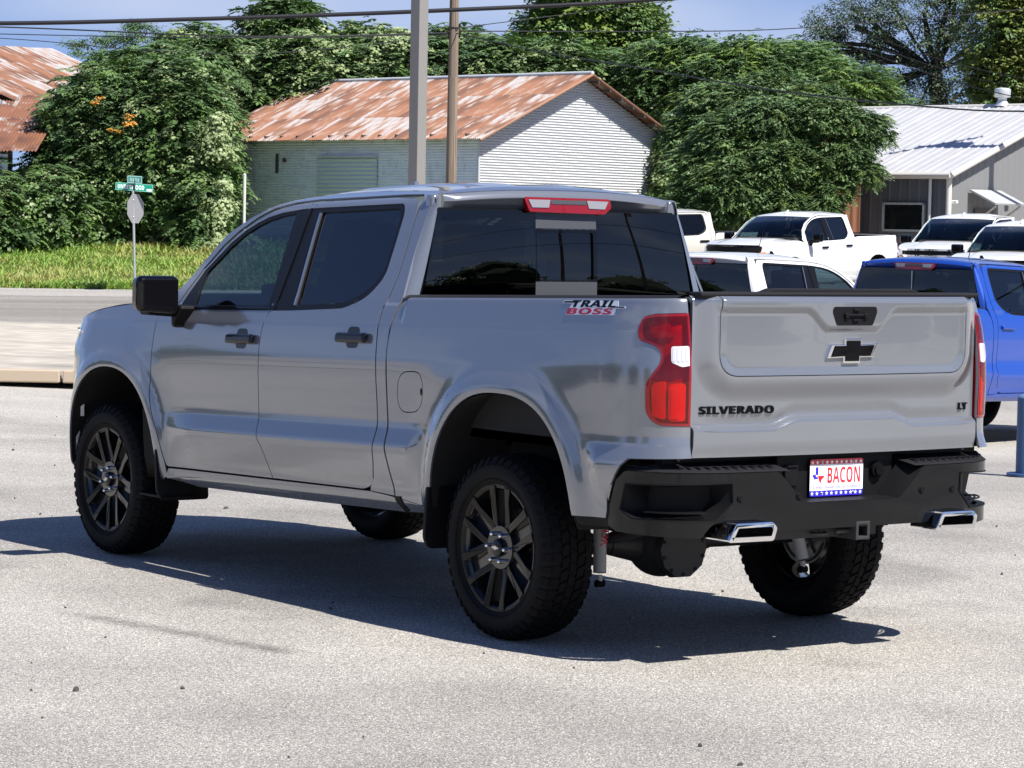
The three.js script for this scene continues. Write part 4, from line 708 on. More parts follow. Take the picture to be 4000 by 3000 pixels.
// the grass bank: soil, then blades
const grassSoil = std([1, 1, 1], .95, 0, { vertexColors: true });
siteSheet([...range(-44, -3, 60)], range(76.4, 104, 30), (l, d, p) => { const n = fbm(l * .5, 3, d * .5, 3); return [.085 + .06 * n, .135 + .04 * n, .03]; }, grassSoil, 'grass_bank', 1, .03);
{
  const P = [], r = rng(21);
  for (let b = 0; b < 7; b++) { const a = r() * 6.28, h = .06 + r() * .13, ln = .04 + r() * .12, w = .010, ox = (r() - .5) * .16, oz = (r() - .5) * .16, cx = Math.cos(a), cz = Math.sin(a); const q = (x, y, s) => [ox + cx * x - cz * s, y, oz + cz * x + cx * s]; const A = q(0, 0, -w), B = q(0, 0, w), C = q(ln * .4, h * .6, w * .7), D = q(ln * .4, h * .6, -w * .7), E = q(ln, h, 0); P.push(...A, ...B, ...C, ...A, ...C, ...D, ...D, ...C, ...E); }
  const g = new THREE.BufferGeometry(); g.setAttribute('position', new THREE.Float32BufferAttribute(P, 3)); g.computeVertexNormals();
  const N = 15000, im = new THREE.InstancedMesh(g, phys([1, 1, 1], .7, 0, { transmission: .35, thickness: 0 }), N), m = new THREE.Matrix4(), q = new THREE.Quaternion(), c = new THREE.Color(), up = new THREE.Vector3(0, 1, 0);
  for (let k = 0; k < N; k++) {
    const l = -21 + r() * 18.5, d = 76.3 + Math.pow(r(), 1.15) * 18, s = (.8 + r() * .9) * (d > 86 ? 1.3 : 1), p = site(l, d, groundH(l, d) + .03), dry = fbm(l * .45, 1, d * .6, 3) + (r() - .5) * .25;
    m.compose(p, q.setFromAxisAngle(up, r() * 6.28), new THREE.Vector3(s * 1.6, s * (.75 + .5 * noise3(l * 1.3, 4, d * 1.3)), s * 1.6)); im.setMatrixAt(k, m);
    const t = clamp((dry - .46) * 3.2); im.setColorAt(k, c.setRGB(mix(.25, .42, t) * (.8 + .4 * r()), mix(.39, .41, t) * (.85 + .3 * r()), mix(.045, .12, t)));
  }
  im.name = 'grass'; im.userData = { kind: 'stuff' }; scene.add(im);
}
// ---------- metal buildings ----------
// a corrugated sheet: origin o, along u (width w) and v (height h), ribs running along u ('h') or v ('v'), facing n
function corrugated(o, u, v, n, w, h, pitch, amp, ribs, span, sharp = false) {
  const P = [], U = [], I = [], L = ribs === 'h' ? h : w, st = Math.max(2, Math.round(L / pitch)) * (sharp ? 8 : 6), cuts = ribs === 'h' ? 1 : 1;
  for (let i = 0; i <= st; i++) {
    const a = i / st * L, ph = a / pitch % 1, wv = sharp ? (ph < .12 ? 1 : 0) * amp : Math.sin(a / pitch * Math.PI * 2) * amp, [s0, s1] = span ? span(a) : [0, ribs === 'h' ? w : h];
    for (const s of [s0, s1]) { const x = ribs === 'h' ? s : a, y = ribs === 'h' ? a : s; P.push(o[0] + u[0] * x + v[0] * y + n[0] * wv, o[1] + u[1] * x + v[1] * y + n[1] * wv, o[2] + u[2] * x + v[2] * y + n[2] * wv); U.push(x / 4, y / 4); }
    if (i < st) { const k = i * 2; I.push(k, k + 1, k + 2, k + 1, k + 3, k + 2); }
  }
  const g = new THREE.BufferGeometry(); g.setAttribute('position', new THREE.Float32BufferAttribute(P, 3)); g.setAttribute('uv', new THREE.Float32BufferAttribute(U, 2)); g.setIndex(I); g.computeVertexNormals();
  const nn = g.attributes.normal; let dt = 0; for (let i = 0; i < nn.count; i++) dt += nn.getX(i) * n[0] + nn.getY(i) * n[1] + nn.getZ(i) * n[2];
  if (dt < 0) { const x = g.index.array; for (let i = 0; i < x.length; i += 3) { const t = x[i]; x[i] = x[i + 1]; x[i + 1] = t; } g.computeVertexNormals(); }
  return g;
}
const V = (l, d, y) => { const p = site(l, d, y); return [p.x, p.y, p.z]; };
const sub = (a, b) => a.map((x, i) => x - b[i]), add = (a, b, k = 1) => a.map((x, i) => x + b[i] * k), unit = (a) => { const l = Math.hypot(...a); return a.map((x) => x / l); }, cross = (a, b) => [a[1] * b[2] - a[2] * b[1], a[2] * b[0] - a[0] * b[2], a[0] * b[1] - a[1] * b[0]], len = (a) => Math.hypot(...a);
const dirOf = (l, d) => unit([RT.x * l + FW.x * d, 0, RT.z * l + FW.z * d]), UP = [0, 1, 0];
// weathered galvanised sheet with streaks of rust that run down the slope
function rustTex(seed, amount, n = 256) {
  return dataTex(n, (i, j) => {
    const x = i / n, y = j / n, base = fbm(x * 3 + seed * 7.3, y * 1.2, seed, 4), fine = fbm(x * 30 + seed, y * 9, seed + 4, 4), k = clamp((base * .58 + fine * .42 - (1 - amount)) * 5), dk = clamp((fbm(x * 5, y * 2.5 + 9, seed + 8, 3) - .5) * 4);
    const g = .37 + .10 * (fbm(x * 8, y * 3, seed + 2, 3) - .5), rust = [mix(.25, .13, dk), mix(.105, .055, dk), mix(.052, .032, dk)], pale = [.32, .20, .14];
    const c = [g, g * .985, g * 1.0], e = clamp(k * 1.5), t = clamp((k - .30) * 1.7);
    return [0, 1, 2].map((q) => Math.pow(mix(mix(c[q], pale[q], e), rust[q], t), 1 / 2.2));
  }, true);
}
const rustMats = [.60, .66, .70, .62, .74, .54].map((a, k) => std([1, 1, 1], .62, .15, { map: rustTex(k + 1, a + .02) }));
const galvTex = dataTex(512, (i, j, n) => { const v = .80 + .12 * (fbm(i / 40, j / 90, 1, 4) - .5), d = clamp((fbm(i / 60 + 3, j / 12, 5, 4) - .60) * 4) * .16 + clamp((fbm(i / 26, j / 60, 7, 3) - .62) * 5) * .20; const q = Math.pow(v * (1 - d), 1 / 2.2); return [q * .97, q * .985, q * 1.03]; }, true);
const galv = std([1, 1, 1], .6, .0, { map: galvTex }), whiteSheet = std([.58, .59, .60], .5, .05), woodDark = std([.07, .055, .045], .9), greyTrim = std([.55, .57, .58], .5, .2);
function sheetRoof(parent, A, B, D, rows, cols, mats, pitch, amp, seed, name = 'roof_sheet', sharp = false) { // A ridge start, B ridge end, D eave below A
  const u = unit(sub(B, A)), v = unit(sub(D, A)), w = len(sub(B, A)), h = len(sub(D, A)); let n = cross(u, v); if (n[1] < 0) n = n.map((x) => -x);
  const r = rng(seed), cw = w / cols, rh = h / rows;
  for (let j = 0; j < rows; j++) for (let i = 0; i < cols; i++) {
    const o = add(add(add(A, u, i * cw - .02), v, j * rh - (j ? .06 : 0)), n, .004 + (rows - 1 - j) * .016 * -1 + (i % 2) * .010 + .03);
    part(name, corrugated(o, u, v, n, cw + .04, rh + (j ? .06 : 0), pitch, amp, 'v', null, sharp), mats[Math.floor(r() * mats.length)], parent).rotation.set(0, 0, 0);
  }
}
{ // the old tin shed
  const T = thing('tin_shed', 'old corrugated tin shed with a rusty gable roof, behind the two poles', 'shed');
  const C0 = V(-1.1, 85.2, 0), left = dirOf(-.731, .682), right = dirOf(.682, .731), LW = 11.8, GW = 8.9, eave = 4.66, ridge = 6.62, nL = dirOf(-.682, -.731), nR = dirOf(.731, -.682);
  const gableTop = (y) => { const k = y <= eave ? 0 : (y - eave) / (ridge - eave); return [GW / 2 * k, GW - GW / 2 * k]; };
  part('gable_wall', corrugated(C0, right, UP, nR, GW, ridge - .06, .082, .018, 'h', gableTop), whiteSheet, T);
  part('side_wall', corrugated(C0, left, UP, nL, LW, eave, .082, .014, 'h'), galv, T);
  const far = add(C0, left, LW), fr = add(C0, right, GW);
  part('gable_wall', corrugated(far, right, UP, nR.map((x) => -x), GW, ridge - .06, .082, .012, 'h', gableTop), galv, T); part('side_wall', corrugated(fr, left, UP, nL.map((x) => -x), LW, eave, .082, .012, 'h'), galv, T);
  const over = .50, rise = (ridge - eave) / (GW / 2), A = add(add(C0, right, GW / 2), left, -over), rt = (p, y) => [p[0], y, p[2]];
  const Rn = rt(A, ridge + .05), Rf = rt(add(A, left, LW + over * 2), ridge + .05), down = (dir) => rt(add(A, right, dir * (GW / 2 + over)), ridge + .05 - rise * (GW / 2 + over));
  sheetRoof(T, Rf, Rn, add(down(-1), left, LW + over * 2), 3, 17, rustMats, .082, .016, 4);
  sheetRoof(T, Rn, Rf, down(1), 3, 17, rustMats, .082, .016, 9);
  part('ridge_cap', [rod(add(Rf, UP, .03), add(Rn, UP, .03), .07, .07, 8)], greyTrim, T);
  const corner = (p, m = greyTrim) => part('corner_trim', [rod(p, add(p, UP, eave), .055, .055, 4)], m, T); corner(add(C0, nL, .01)); corner(add(fr, nR, .0)); corner(far);
  for (let k = 0; k < 15; k++) { const p = add(add(C0, left, .25 + k * .74), nL, .16); const g = box(.06, .16, .36); const m = part('rafter_tail', g, woodDark, T); m.position.set(p[0], eave - .06, p[2]); m.rotation.y = Math.atan2(nL[0], nL[2]); }
  for (let s of [-1, 1]) for (let k = 0; k < 9; k++) { const t = (k + .5) / 9 * (GW / 2 + over), p = add(add(A, right, s * t), left, .16); if (s > 0) { const m = part('purlin_end', box(.36, .09, .05), woodDark, T); m.position.set(p[0], ridge - .06 - rise * t, p[2]); m.rotation.y = Math.atan2(-left[2], left[0]); } }
  const edge = (s) => rod(rt(A, ridge + .03), add(down(s), UP, -.02), .05, .05, 4); part('barge_board', [edge(1)], std([.20, .10, .06], .8), T); part('barge_board', [edge(-1)], std([.30, .16, .10], .8), T);
  part('door_panel', corrugated(add(add(C0, left, 4.3), nL, .045), left, UP, nL, 2.7, 3.96, .13, .016, 'h'), std([.60, .65, .70], .5, .25), T);
  part('door_header', [(() => { const g = box(2.6, .07, .10); g.rotateY(Math.atan2(-left[2], left[0])); const p = add(add(C0, left, 5.6), nL, .08); return g.translate(p[0], 4.02, p[2]); })()], greyTrim, T);
  part('wall_bracket', [(() => { const p = add(add(C0, left, 8.85), nL, .06); return box(.08, .62, .06).translate(p[0], 3.82, p[2]); })(), (() => { const p = add(add(C0, left, 8.5), nL, .06); return rbox(.12, .14, .08, .03).translate(p[0], 3.92, p[2]); })()], woodDark, T);
}
{ // the newer grey building on the right
  const T = thing('metal_building', 'grey ribbed metal building with a pale roof and small door canopy', 'building');
  const C0 = V(12.1, 80.2, 0), left = dirOf(-.731, .682), right = dirOf(.682, .731), LW = 9, GW = 12, eave = 3.62, ridge = 5.75, nL = dirOf(-.682, -.731), nR = dirOf(.731, -.682), rise = (ridge - eave) / (GW / 2);
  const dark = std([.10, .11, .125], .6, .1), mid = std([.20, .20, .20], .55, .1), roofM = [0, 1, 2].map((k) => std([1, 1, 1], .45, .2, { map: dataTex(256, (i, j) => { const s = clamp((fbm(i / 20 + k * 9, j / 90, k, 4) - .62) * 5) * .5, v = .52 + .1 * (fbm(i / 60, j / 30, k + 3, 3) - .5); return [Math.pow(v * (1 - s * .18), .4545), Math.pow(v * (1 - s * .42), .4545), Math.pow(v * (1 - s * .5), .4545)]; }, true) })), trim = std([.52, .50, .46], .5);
  const top = (a) => [0, eave + rise * Math.min(a, GW - a)];
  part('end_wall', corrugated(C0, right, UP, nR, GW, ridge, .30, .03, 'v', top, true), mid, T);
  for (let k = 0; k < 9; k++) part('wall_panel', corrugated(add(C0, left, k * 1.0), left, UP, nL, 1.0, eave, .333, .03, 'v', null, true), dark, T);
  const rt = (p, y) => [p[0], y, p[2]], over = .25, A = add(add(C0, right, GW / 2), left, -over), Rn = rt(A, ridge + .06), Rf = rt(add(A, left, LW + over), ridge + .06), dn = rt(add(A, right, -(GW / 2 + over)), ridge + .06 - rise * (GW / 2 + over)), dn2 = rt(add(A, right, GW / 2 + over), ridge + .06 - rise * (GW / 2 + over));
  sheetRoof(T, Rf, Rn, add(dn, left, LW + over), 1, 10, roofM, .305, .03, 5, 'roof_panel', true); sheetRoof(T, Rn, Rf, dn2, 1, 10, roofM, .305, .03, 6, 'roof_panel', true);
  part('roof_edge', [rod(Rn, dn, .11, .11, 4)], trim, T); part('gutter', [rod(dn, add(dn, left, LW + over), .10, .10, 4)], trim, T); part('ridge_cap', [rod(Rn, Rf, .10, .10, 6)], trim, T);
  part('corner_trim', [rod(add(C0, nR, .03), add(add(C0, nR, .03), UP, eave), .11, .11, 4)], std([.62, .60, .55], .5), T); part('downpipe', [rod(add(add(C0, left, .55), nL, .08), add(add(add(C0, left, .55), nL, .08), UP, eave - .1), .06, .06, 4)], std([.62, .61, .58], .5), T);
  const put = (g, t, wall, out, y) => { const dir = wall === 'L' ? left : right, n = wall === 'L' ? nL : nR, p = add(add(C0, dir, t), n, out); return g.rotateY(Math.atan2(-dir[2], dir[0])).translate(p[0], y, p[2]); };
  // window of the shaded wall
  const win = part('window', put(box(1.32, .72, .04), 1.45, 'L', .04, 2.42), phys([.01, .012, .014], .05, 0, { clearcoat: 1 }), T);
  part('window_frame', [put(box(1.44, .06, .08), 1.45, 'L', .06, 2.80), put(box(1.44, .06, .08), 1.45, 'L', .06, 2.04), put(box(.06, .82, .08), .76, 'L', .06, 2.42), put(box(.06, .82, .08), 2.14, 'L', .06, 2.42)], std([.35, .38, .38], .5), win);
  // door, canopy and lamp of the lit wall
  part('door', put(box(.95, 2.05, .06), 1.75, 'R', .03, 1.68), std([.10, .085, .075], .6), T);
  const can = part('canopy', put(box(1.55, .05, .95).rotateX(.42), 1.75, 'R', .50, 3.02), std([.45, .46, .46], .5, .2), T); part('canopy_bracket', [1.15, 2.35].map((t) => { const p = add(add(C0, right, t), nR, .06), q = add(add(C0, right, t), nR, .85); return rod([p[0], 2.25, p[2]], [q[0], 2.78, q[2]], .035, .035, 4); })[0], trim, can); part('canopy_bracket', (() => { const t = 2.35, p = add(add(C0, right, t), nR, .06), q = add(add(C0, right, t), nR, .85); return rod([p[0], 2.25, p[2]], [q[0], 2.78, q[2]], .035, .035, 4); })(), trim, can);
  part('wall_lamp', [put(rbox(.22, .16, .2, .04), 2.95, 'R', .12, 2.98)], std([.45, .46, .46], .5), T); part('wall_camera', [put(rbox(.10, .10, .2, .03), .10, 'R', .16, 2.86)], MT.white, T);
  const vp = add(add(A, left, 2.5), UP, 0); const vent = part('roof_vent', new THREE.LatheGeometry([[.24, 0], [.20, .06], [.13, .18], [.14, .26], [.24, .27], [.25, .50], [.20, .54], [.02, .56]].map((p) => new THREE.Vector2(...p)), 20).translate(vp[0] , ridge + .08, vp[2]), std([.66, .68, .68], .4, .5), T);
}
{ // rusty building parts at the far left, and the rusty wall behind the right-hand tree
  const T = thing('rusty_barn', 'white gabled barn with a rust streaked tin roof, far left edge', 'barn');
  sheetRoof(T, V(-21.0, 95, 7.72), V(-17.2, 106, 8.2), V(-16.5, 94.2, 5.75), 3, 10, rustMats, .1, .02, 14);
  const a = V(-25.3, 95.2, 0), u = dirOf(1, -.18), n = dirOf(-.18, -1); part('gable_wall', corrugated(a, u, UP, n, 9.0, 7.6, .2, .02, 'v', (t) => [0, t < 4.4 ? 5.7 + t * .45 : 7.66 - (t - 4.4) * .45]), whiteSheet, T);
  const S = thing('lean_to', 'low lean-to with a brown rusted tin roof under the white barn gable', 'shed');
  sheetRoof(S, V(-25.3, 95.0, 6.0), V(-14.9, 95.4, 6.0), V(-24.9, 86, 3.9), 2, 14, rustMats.slice(1, 5), .1, .02, 3); const b = V(-25.3, 86.6, 0); part('front_wall', corrugated(b, dirOf(1, .02), UP, dirOf(.02, -1), 9.9, 3.85, .16, .02, 'h'), galv, S);
  const R = thing('rusty_outbuilding', 'brown rusted metal outbuilding half hidden behind the tree by the grey building', 'shed');
  const c = V(7.95, 81.9, 0), uu = dirOf(1, -.12), nn = dirOf(-.12, -1), ru = std([1, 1, 1], .8, .1, { map: rustTex(9, .9) }); for (let k = 0; k < 3; k++) part('wall_sheet', corrugated(add(c, uu, k * .62), uu, UP, nn, .64, 5.0 - (k % 2) * .02, .2, .014, 'v'), ru, R);
  part('side_wall', corrugated(add(c, uu, 1.88), dirOf(.12, 1), UP, dirOf(1, -.12), 1.0, 5.0, .2, .015, 'v'), ru, R); part('roof_slab', [(() => { const g = box(2.0, .06, 1.1), p = add(add(c, uu, .94), nn, -.5); return g.rotateY(Math.atan2(-uu[2], uu[0])).translate(p[0], 5.0, p[2]); })()], ru, R);
}

{ // a few loose stones on the asphalt
  const r = rng(77), N = 90, g = new THREE.IcosahedronGeometry(1, 0), im = new THREE.InstancedMesh(g, std([.06, .058, .055], .9), N), m = new THREE.Matrix4(), q = new THREE.Quaternion();
  for (let k = 0; k < N; k++) { const d = 8.5 + r() * 22, l = (r() - .5) * .36 * d, p = site(l, d, groundH(l, d) + .003), s = .004 + r() * r() * .013; m.compose(p, q.setFromEuler(new THREE.Euler(r() * 6, r() * 6, r() * 6)), new THREE.Vector3(s * 1.5, s, s)); im.setMatrixAt(k, m); }
  im.name = 'loose_stones'; im.userData = { kind: 'stuff' }; scene.add(im);
}
// ---------- plants ----------
const UPV = new THREE.Vector3(0, 1, 0);
// a compound leaf: paired leaflets along a drooping stalk, pointing along +z
function frondGeo(pairs, L, lw, ll, droop, seed) {
  const P = [], r = rng(seed);
  const leaf = (bx, by, bz, dx, dz, l, w, dy) => { const px = -dz * w, pz = dx * w, tip = [bx + dx * l, by + dy, bz + dz * l], m = [bx + dx * l * .42, by + dy * .3, bz + dz * l * .42], a = [m[0] + px, m[1] - w * .25, m[2] + pz], b = [m[0] - px, m[1] - w * .25, m[2] - pz]; P.push(bx, by, bz, ...a, ...tip, bx, by, bz, ...tip, ...b); };
  for (let k = 0; k < pairs; k++) { const t = (k + .6) / pairs, z = L * t, y = -droop * t * t * L, s = Math.sin(Math.min(1, t * 1.25 + .25) * Math.PI * .72) * .5 + .55; for (const q of [-1, 1]) leaf(0, y, z, q * .90, .42, ll * s * (.85 + r() * .3), lw * s, -droop * ll * (.5 + r() * .8)); }
  leaf(0, -droop * L, L, 0, 1, ll, lw, -droop * ll);
  const g = new THREE.BufferGeometry(); g.setAttribute('position', new THREE.Float32BufferAttribute(P, 3)); g.computeVertexNormals(); return g;
}
// a spray of simple leaves on a twig
function sprayGeo(n, R, lw, ll, seed) {
  const P = [], r = rng(seed);
  for (let k = 0; k < n; k++) { const t = (k + .5) / n, a = r() * 6.28, rad = R * .45 * r(), x = Math.cos(a) * rad, y = Math.sin(a) * rad * .7, z = R * t, yaw = a + (r() - .5), el = -.35 - r() * .7, dx = Math.cos(yaw) * .8, dz = .5 + r() * .3, dy = Math.sin(el) * .7, l = ll * (.7 + r() * .6), w = lw * (.7 + r() * .6); const u = [-dz, (r() - .5) * .9, dx], ul = Math.hypot(...u); P.push(x, y, z, x + dx * l * .45 + u[0] / ul * w, y + dy * l * .45 + u[1] / ul * w, z + dz * l * .45 + u[2] / ul * w, x + dx * l, y + dy * l, z + dz * l, x, y, z, x + dx * l, y + dy * l, z + dz * l, x + dx * l * .45 - u[0] / ul * w, y + dy * l * .45 - u[1] / ul * w, z + dz * l * .45 - u[2] / ul * w); }
  const g = new THREE.BufferGeometry(); g.setAttribute('position', new THREE.Float32BufferAttribute(P, 3)); g.computeVertexNormals(); return g;
}
const FROND = [0, 1].map((k) => frondGeo(6, .46, .050, .19, .40, 30 + k)), FEATHER = frondGeo(7, .42, .036, .125, .5, 40), SPRAY = [0, 1].map((k) => sprayGeo(9, .34, .046, .13, 50 + k)), VINE = sprayGeo(10, .42, .058, .12, 60), SMALL = sprayGeo(11, .45, .034, .11, 70);
const leafM = phys([1, 1, 1], .55, 0, { transmission: .30, thickness: 0 }), barkM = std([.085, .07, .055], .9), barkPale = std([.20, .17, .14], .9);
// foliage laid over rounded masses. lobes: [lat, dep, y, radius lat, radius y, radius dep, weight]
function foliage(parent, name, geo, lobes, n, seed, tone, { size = 1, front = .8, inner = .25, clump = 26, droop = .35, spread = .5, radial = .55 } = {}) {
  const r = rng(seed), im = new THREE.InstancedMesh(geo, leafM, n), m = new THREE.Matrix4(), q = new THREE.Quaternion(), c = new THREE.Color(), d = new THREE.Vector3(), up2 = new THREE.Vector3(), sx = new THREE.Vector3();
  const W = lobes.map((l) => (l[6] ?? 1) * Math.pow(l[3] * l[4] * l[5], 2 / 3)), tot = W.reduce((a, b) => a + b, 0); let k = 0;
  while (k < n) {
    let t = r() * tot, i = 0; while (t > W[i] && i < lobes.length - 1) t -= W[i++]; const L = lobes[i];
    // a clump of leaves round one twig end
    let x, y, z; do { x = r() * 2 - 1; y = r() * 2 - 1; z = r() * 2 - 1; } while (x * x + y * y + z * z > 1 || x * x + y * y + z * z < .05); const l0 = Math.hypot(x, y, z); x /= l0; y /= l0; z /= l0;
    if (r() < front && z > .25) z = -z; if (y < -.55 && r() < .7) y = -y;
    const rad = r() < inner ? .62 + r() * .3 : .88 + .26 * noise3(x * 2.4 + seed, y * 2.4, z * 2.4 + i) + .10 * r();
    const cx = L[0] + x * L[3] * rad, cy = L[2] + y * L[4] * rad, cz = L[1] + z * L[5] * rad, tn = noise3(cx * .8, cy * .8, cz * .8), cl = Math.max(4, Math.round(clump * (.5 + r())));
    const sc = Math.min(1, Math.cbrt(L[3] * L[4] * L[5]) * .6) * spread;
    for (let j = 0; j < cl && k < n; j++, k++) {
      const a = r() * 6.28, b = r() * 2 - 1, s = Math.sqrt(1 - b * b), e = sc * (.25 + .75 * r());
      const px = cx + Math.cos(a) * s * e, py = Math.max(.2, cy + b * e * .6), pz = cz + Math.sin(a) * s * e;
      const aa = r() * 6.28; d.copy(RT).multiplyScalar(x * radial + Math.cos(aa)).addScaledVector(FW, z * radial + Math.sin(aa)); d.y += (y * .3 + b * .3) - droop + .5 * (r() - .3); d.normalize();
      up2.set((r() - .5) * .7, 1, (r() - .5) * .7).addScaledVector(d, -up2.dot(d)).normalize(); sx.crossVectors(up2, d).normalize(); up2.crossVectors(d, sx); const p = site(px, pz, py), u = size * (.65 + r() * .65);
      m.makeBasis(sx.multiplyScalar(u), up2.clone().multiplyScalar(u), d.clone().multiplyScalar(u)).setPosition(p); im.setMatrixAt(k, m);
      const col = tone(r, tn, py, j); im.setColorAt(k, c.setRGB(...col));
    }
  }
  im.name = name; im.userData.kind = 'stuff'; im.castShadow = im.receiveShadow = true; parent.add(im); return im;
}
function limbs(parent, base, top, r0, lobes, mat, seed, per = 3) { // trunk up to the fork, then limbs out to the lobes
  const B = V(...base), F = V(...top), g = [tube([B, add(add(B, sub(F, B), .35), [.1, 0, .05]), add(B, sub(F, B), .7), F], r0, 14, 8)];
  part('trunk', g, mat, parent); const r = rng(seed), bs = [];
  lobes.forEach((L) => { for (let k = 0; k < per; k++) { const e = V(L[0] + (r() - .5) * L[3] * 1.3, L[1] + (r() - .5) * L[5], L[2] + (r() - .2) * L[4] * .9), mid = add(add(F, sub(e, F), .5), [(r() - .5) * .5, .25 * r() * len(sub(e, F)) * .3, (r() - .5) * .5]); bs.push(tube([F, mid, e], r0 * .28 * (.6 + r() * .6), 8, 5)); } });
  part('limb', bs, mat, parent).userData.kind = 'stuff';
}
// dense leafy core behind the outer leaves, so that no daylight shows through a thick mass
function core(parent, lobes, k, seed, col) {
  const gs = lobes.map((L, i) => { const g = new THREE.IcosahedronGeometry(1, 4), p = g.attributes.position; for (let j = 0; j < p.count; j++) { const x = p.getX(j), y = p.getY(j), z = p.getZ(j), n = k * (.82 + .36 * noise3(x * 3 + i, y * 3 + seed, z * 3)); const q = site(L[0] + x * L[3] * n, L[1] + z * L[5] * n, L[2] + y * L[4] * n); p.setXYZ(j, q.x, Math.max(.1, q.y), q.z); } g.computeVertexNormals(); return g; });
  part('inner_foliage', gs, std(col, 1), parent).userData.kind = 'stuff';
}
const tones = (a, b, jit = .3) => (r, n, y) => { const t = clamp(n * .7 + r() * .45), k = 1 - jit / 2 + jit * r(); return [0, 1, 2].map((i) => mix(a[i], b[i], t) * k); };
const DEEP = tones([.048, .108, .028], [.110, .205, .050]), MID = tones([.068, .140, .028], [.145, .255, .050]), BRIGHT = tones([.115, .185, .022], [.20, .29, .040]), VINET = tones([.17, .25, .07], [.36, .43, .20]), DULL = tones([.045, .085, .035], [.085, .135, .055]), YEL = tones([.13, .175, .022], [.21, .25, .035]);
{ // vine covered thicket on the left
  const lob = [[-12.1, 91, 3.4, 2.8, 3.2, 2.6], [-10.9, 90.5, 4.2, 1.7, 2.6, 2.2], [-12.9, 91, 4.6, 1.7, 1.8, 2.2], [-11.2, 92.5, 5.9, 1.8, 1.4, 2.0], [-14.4, 88.2, 2.1, 1.3, 1.3, 1.4], [-16.4, 87.0, 2.0, 1.6, 1.3, 1.5], [-10.4, 93.5, 7.2, 1.3, .9, 1.2], [-9.9, 88.6, 2.2, .8, 1.5, 1.1], [-12.5, 92, 6.3, 1.2, .9, 1.2]];
  const T = thing('vine_thicket', 'tall vine-covered thicket of sumac on the grass behind the stop sign', 'thicket');
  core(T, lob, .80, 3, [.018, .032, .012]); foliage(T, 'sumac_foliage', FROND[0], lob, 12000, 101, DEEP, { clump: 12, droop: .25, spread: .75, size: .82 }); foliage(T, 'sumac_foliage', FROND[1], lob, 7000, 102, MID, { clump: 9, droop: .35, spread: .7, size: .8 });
  foliage(T, 'vine_foliage', VINE, lob, 3800, 103, VINET, { clump: 7, droop: .7, inner: 0, spread: .4, size: .85 }); foliage(T, 'vine_foliage', VINE, lob, 6000, 104, MID, { clump: 16, droop: .7, inner: .1, size: .95 });
  foliage(T, 'vine_foliage', VINE, [[-9.2, 88.0, 3.6, .28, 1.6, .4], [-9.2, 87.8, 1.9, .35, .9, .4], [-8.8, 87.6, 1.2, .8, .4, .5]], 750, 105, VINET, { clump: 12, droop: .9, inner: 0, spread: .5, size: .8 });
  foliage(T, 'orange_blossom', sprayGeo(10, .16, .04, .07, 81), [[-12.75, 87.9, 5.5, .17, .14, .1], [-10.9, 88.6, 5.8, .18, .14, .1], [-11.95, 87.7, 4.98, .18, .2, .1], [-12.3, 87.8, 4.65, .12, .1, .1]], 110, 106, tones([.62, .22, .03], [.70, .42, .06]), { clump: 9, droop: .1, inner: 0, spread: .2, size: .8 });
  part('stem', [-13, -11.2, -9.6].map((l, i) => tube([V(l, 90, .4), V(l + .3, 90.2, 2.5), V(l - .2, 91, 5)], .09, 8, 6)), barkM, T);
}
const tree = (name, label, cat, lobes, trunk, sets, { bark = barkM, coreK = 0, per = 2, r0 = .2, group } = {}) => {
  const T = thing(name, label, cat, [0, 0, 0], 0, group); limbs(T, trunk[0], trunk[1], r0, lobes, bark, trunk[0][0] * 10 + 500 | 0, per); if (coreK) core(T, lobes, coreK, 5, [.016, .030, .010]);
  sets.forEach(([geo, n, seed, tone, o]) => foliage(T, 'crown', geo, lobes, n, seed, tone, o)); return T;
};
tree('sumac_tree', 'dark green sumac trees rising behind the left end of the tin shed', 'tree', [[-7.3, 98, 5.7, 2.8, 2.3, 2], [-4.2, 99, 6.0, 2.6, 2.2, 2], [-8.2, 100, 8.0, 1.2, 1.7, 1.3], [-5.6, 101, 7.4, 1.6, 1.3, 1.5]], [[-6.5, 99, .5], [-6.5, 99, 4.5]], [[FROND[0], 8500, 201, DEEP, { clump: 12, spread: .8, droop: .2, size: .88 }], [FROND[1], 4500, 202, MID, { clump: 10, spread: .8 }], [VINE, 4200, 203, VINET, { clump: 14, droop: .6, inner: 0 }]], { coreK: .78 });
tree('sumac_tree', 'sumac trees with drooping fronds directly above the shed roof ridge', 'tree', [[-1.6, 98.5, 5.8, 2.4, 2.2, 1.8], [1.4, 98, 6.0, 2.4, 1.9, 1.8], [-2.2, 101, 7.5, 1.5, 1.2, 1.4], [.2, 100, 7.2, 1.3, 1.1, 1.3]], [[-.5, 99, .5], [-.5, 99, 4.5]], [[FROND[0], 6500, 211, MID, { clump: 12, spread: .8, droop: .2, size: .88 }], [FROND[1], 4200, 212, DEEP, { clump: 10, spread: .8 }], [VINE, 2600, 213, VINET, { clump: 14, droop: .6, inner: 0 }]], { coreK: .78 });
tree('broadleaf_tree', 'tall yellow-green broadleaf tree rising above the shed roof peak', 'tree', [[2.6, 103, 8.6, 1.9, 2.4, 1.8], [1.5, 103, 8.0, 1.2, 1.9, 1.4], [3.8, 103, 8.2, 1.2, 1.8, 1.4], [2.5, 103, 10.9, 1.6, 1.4, 1.5], [2.6, 101.5, 6.8, 1.9, 1.2, 1.2]], [[2.7, 103.5, .8], [2.7, 103.5, 6]], [[SPRAY[0], 9000, 221, BRIGHT, { clump: 20, spread: .75, size: 1.25 }], [SPRAY[1], 6000, 222, MID, { clump: 18, spread: .7, size: 1.25 }]], { coreK: .68 });
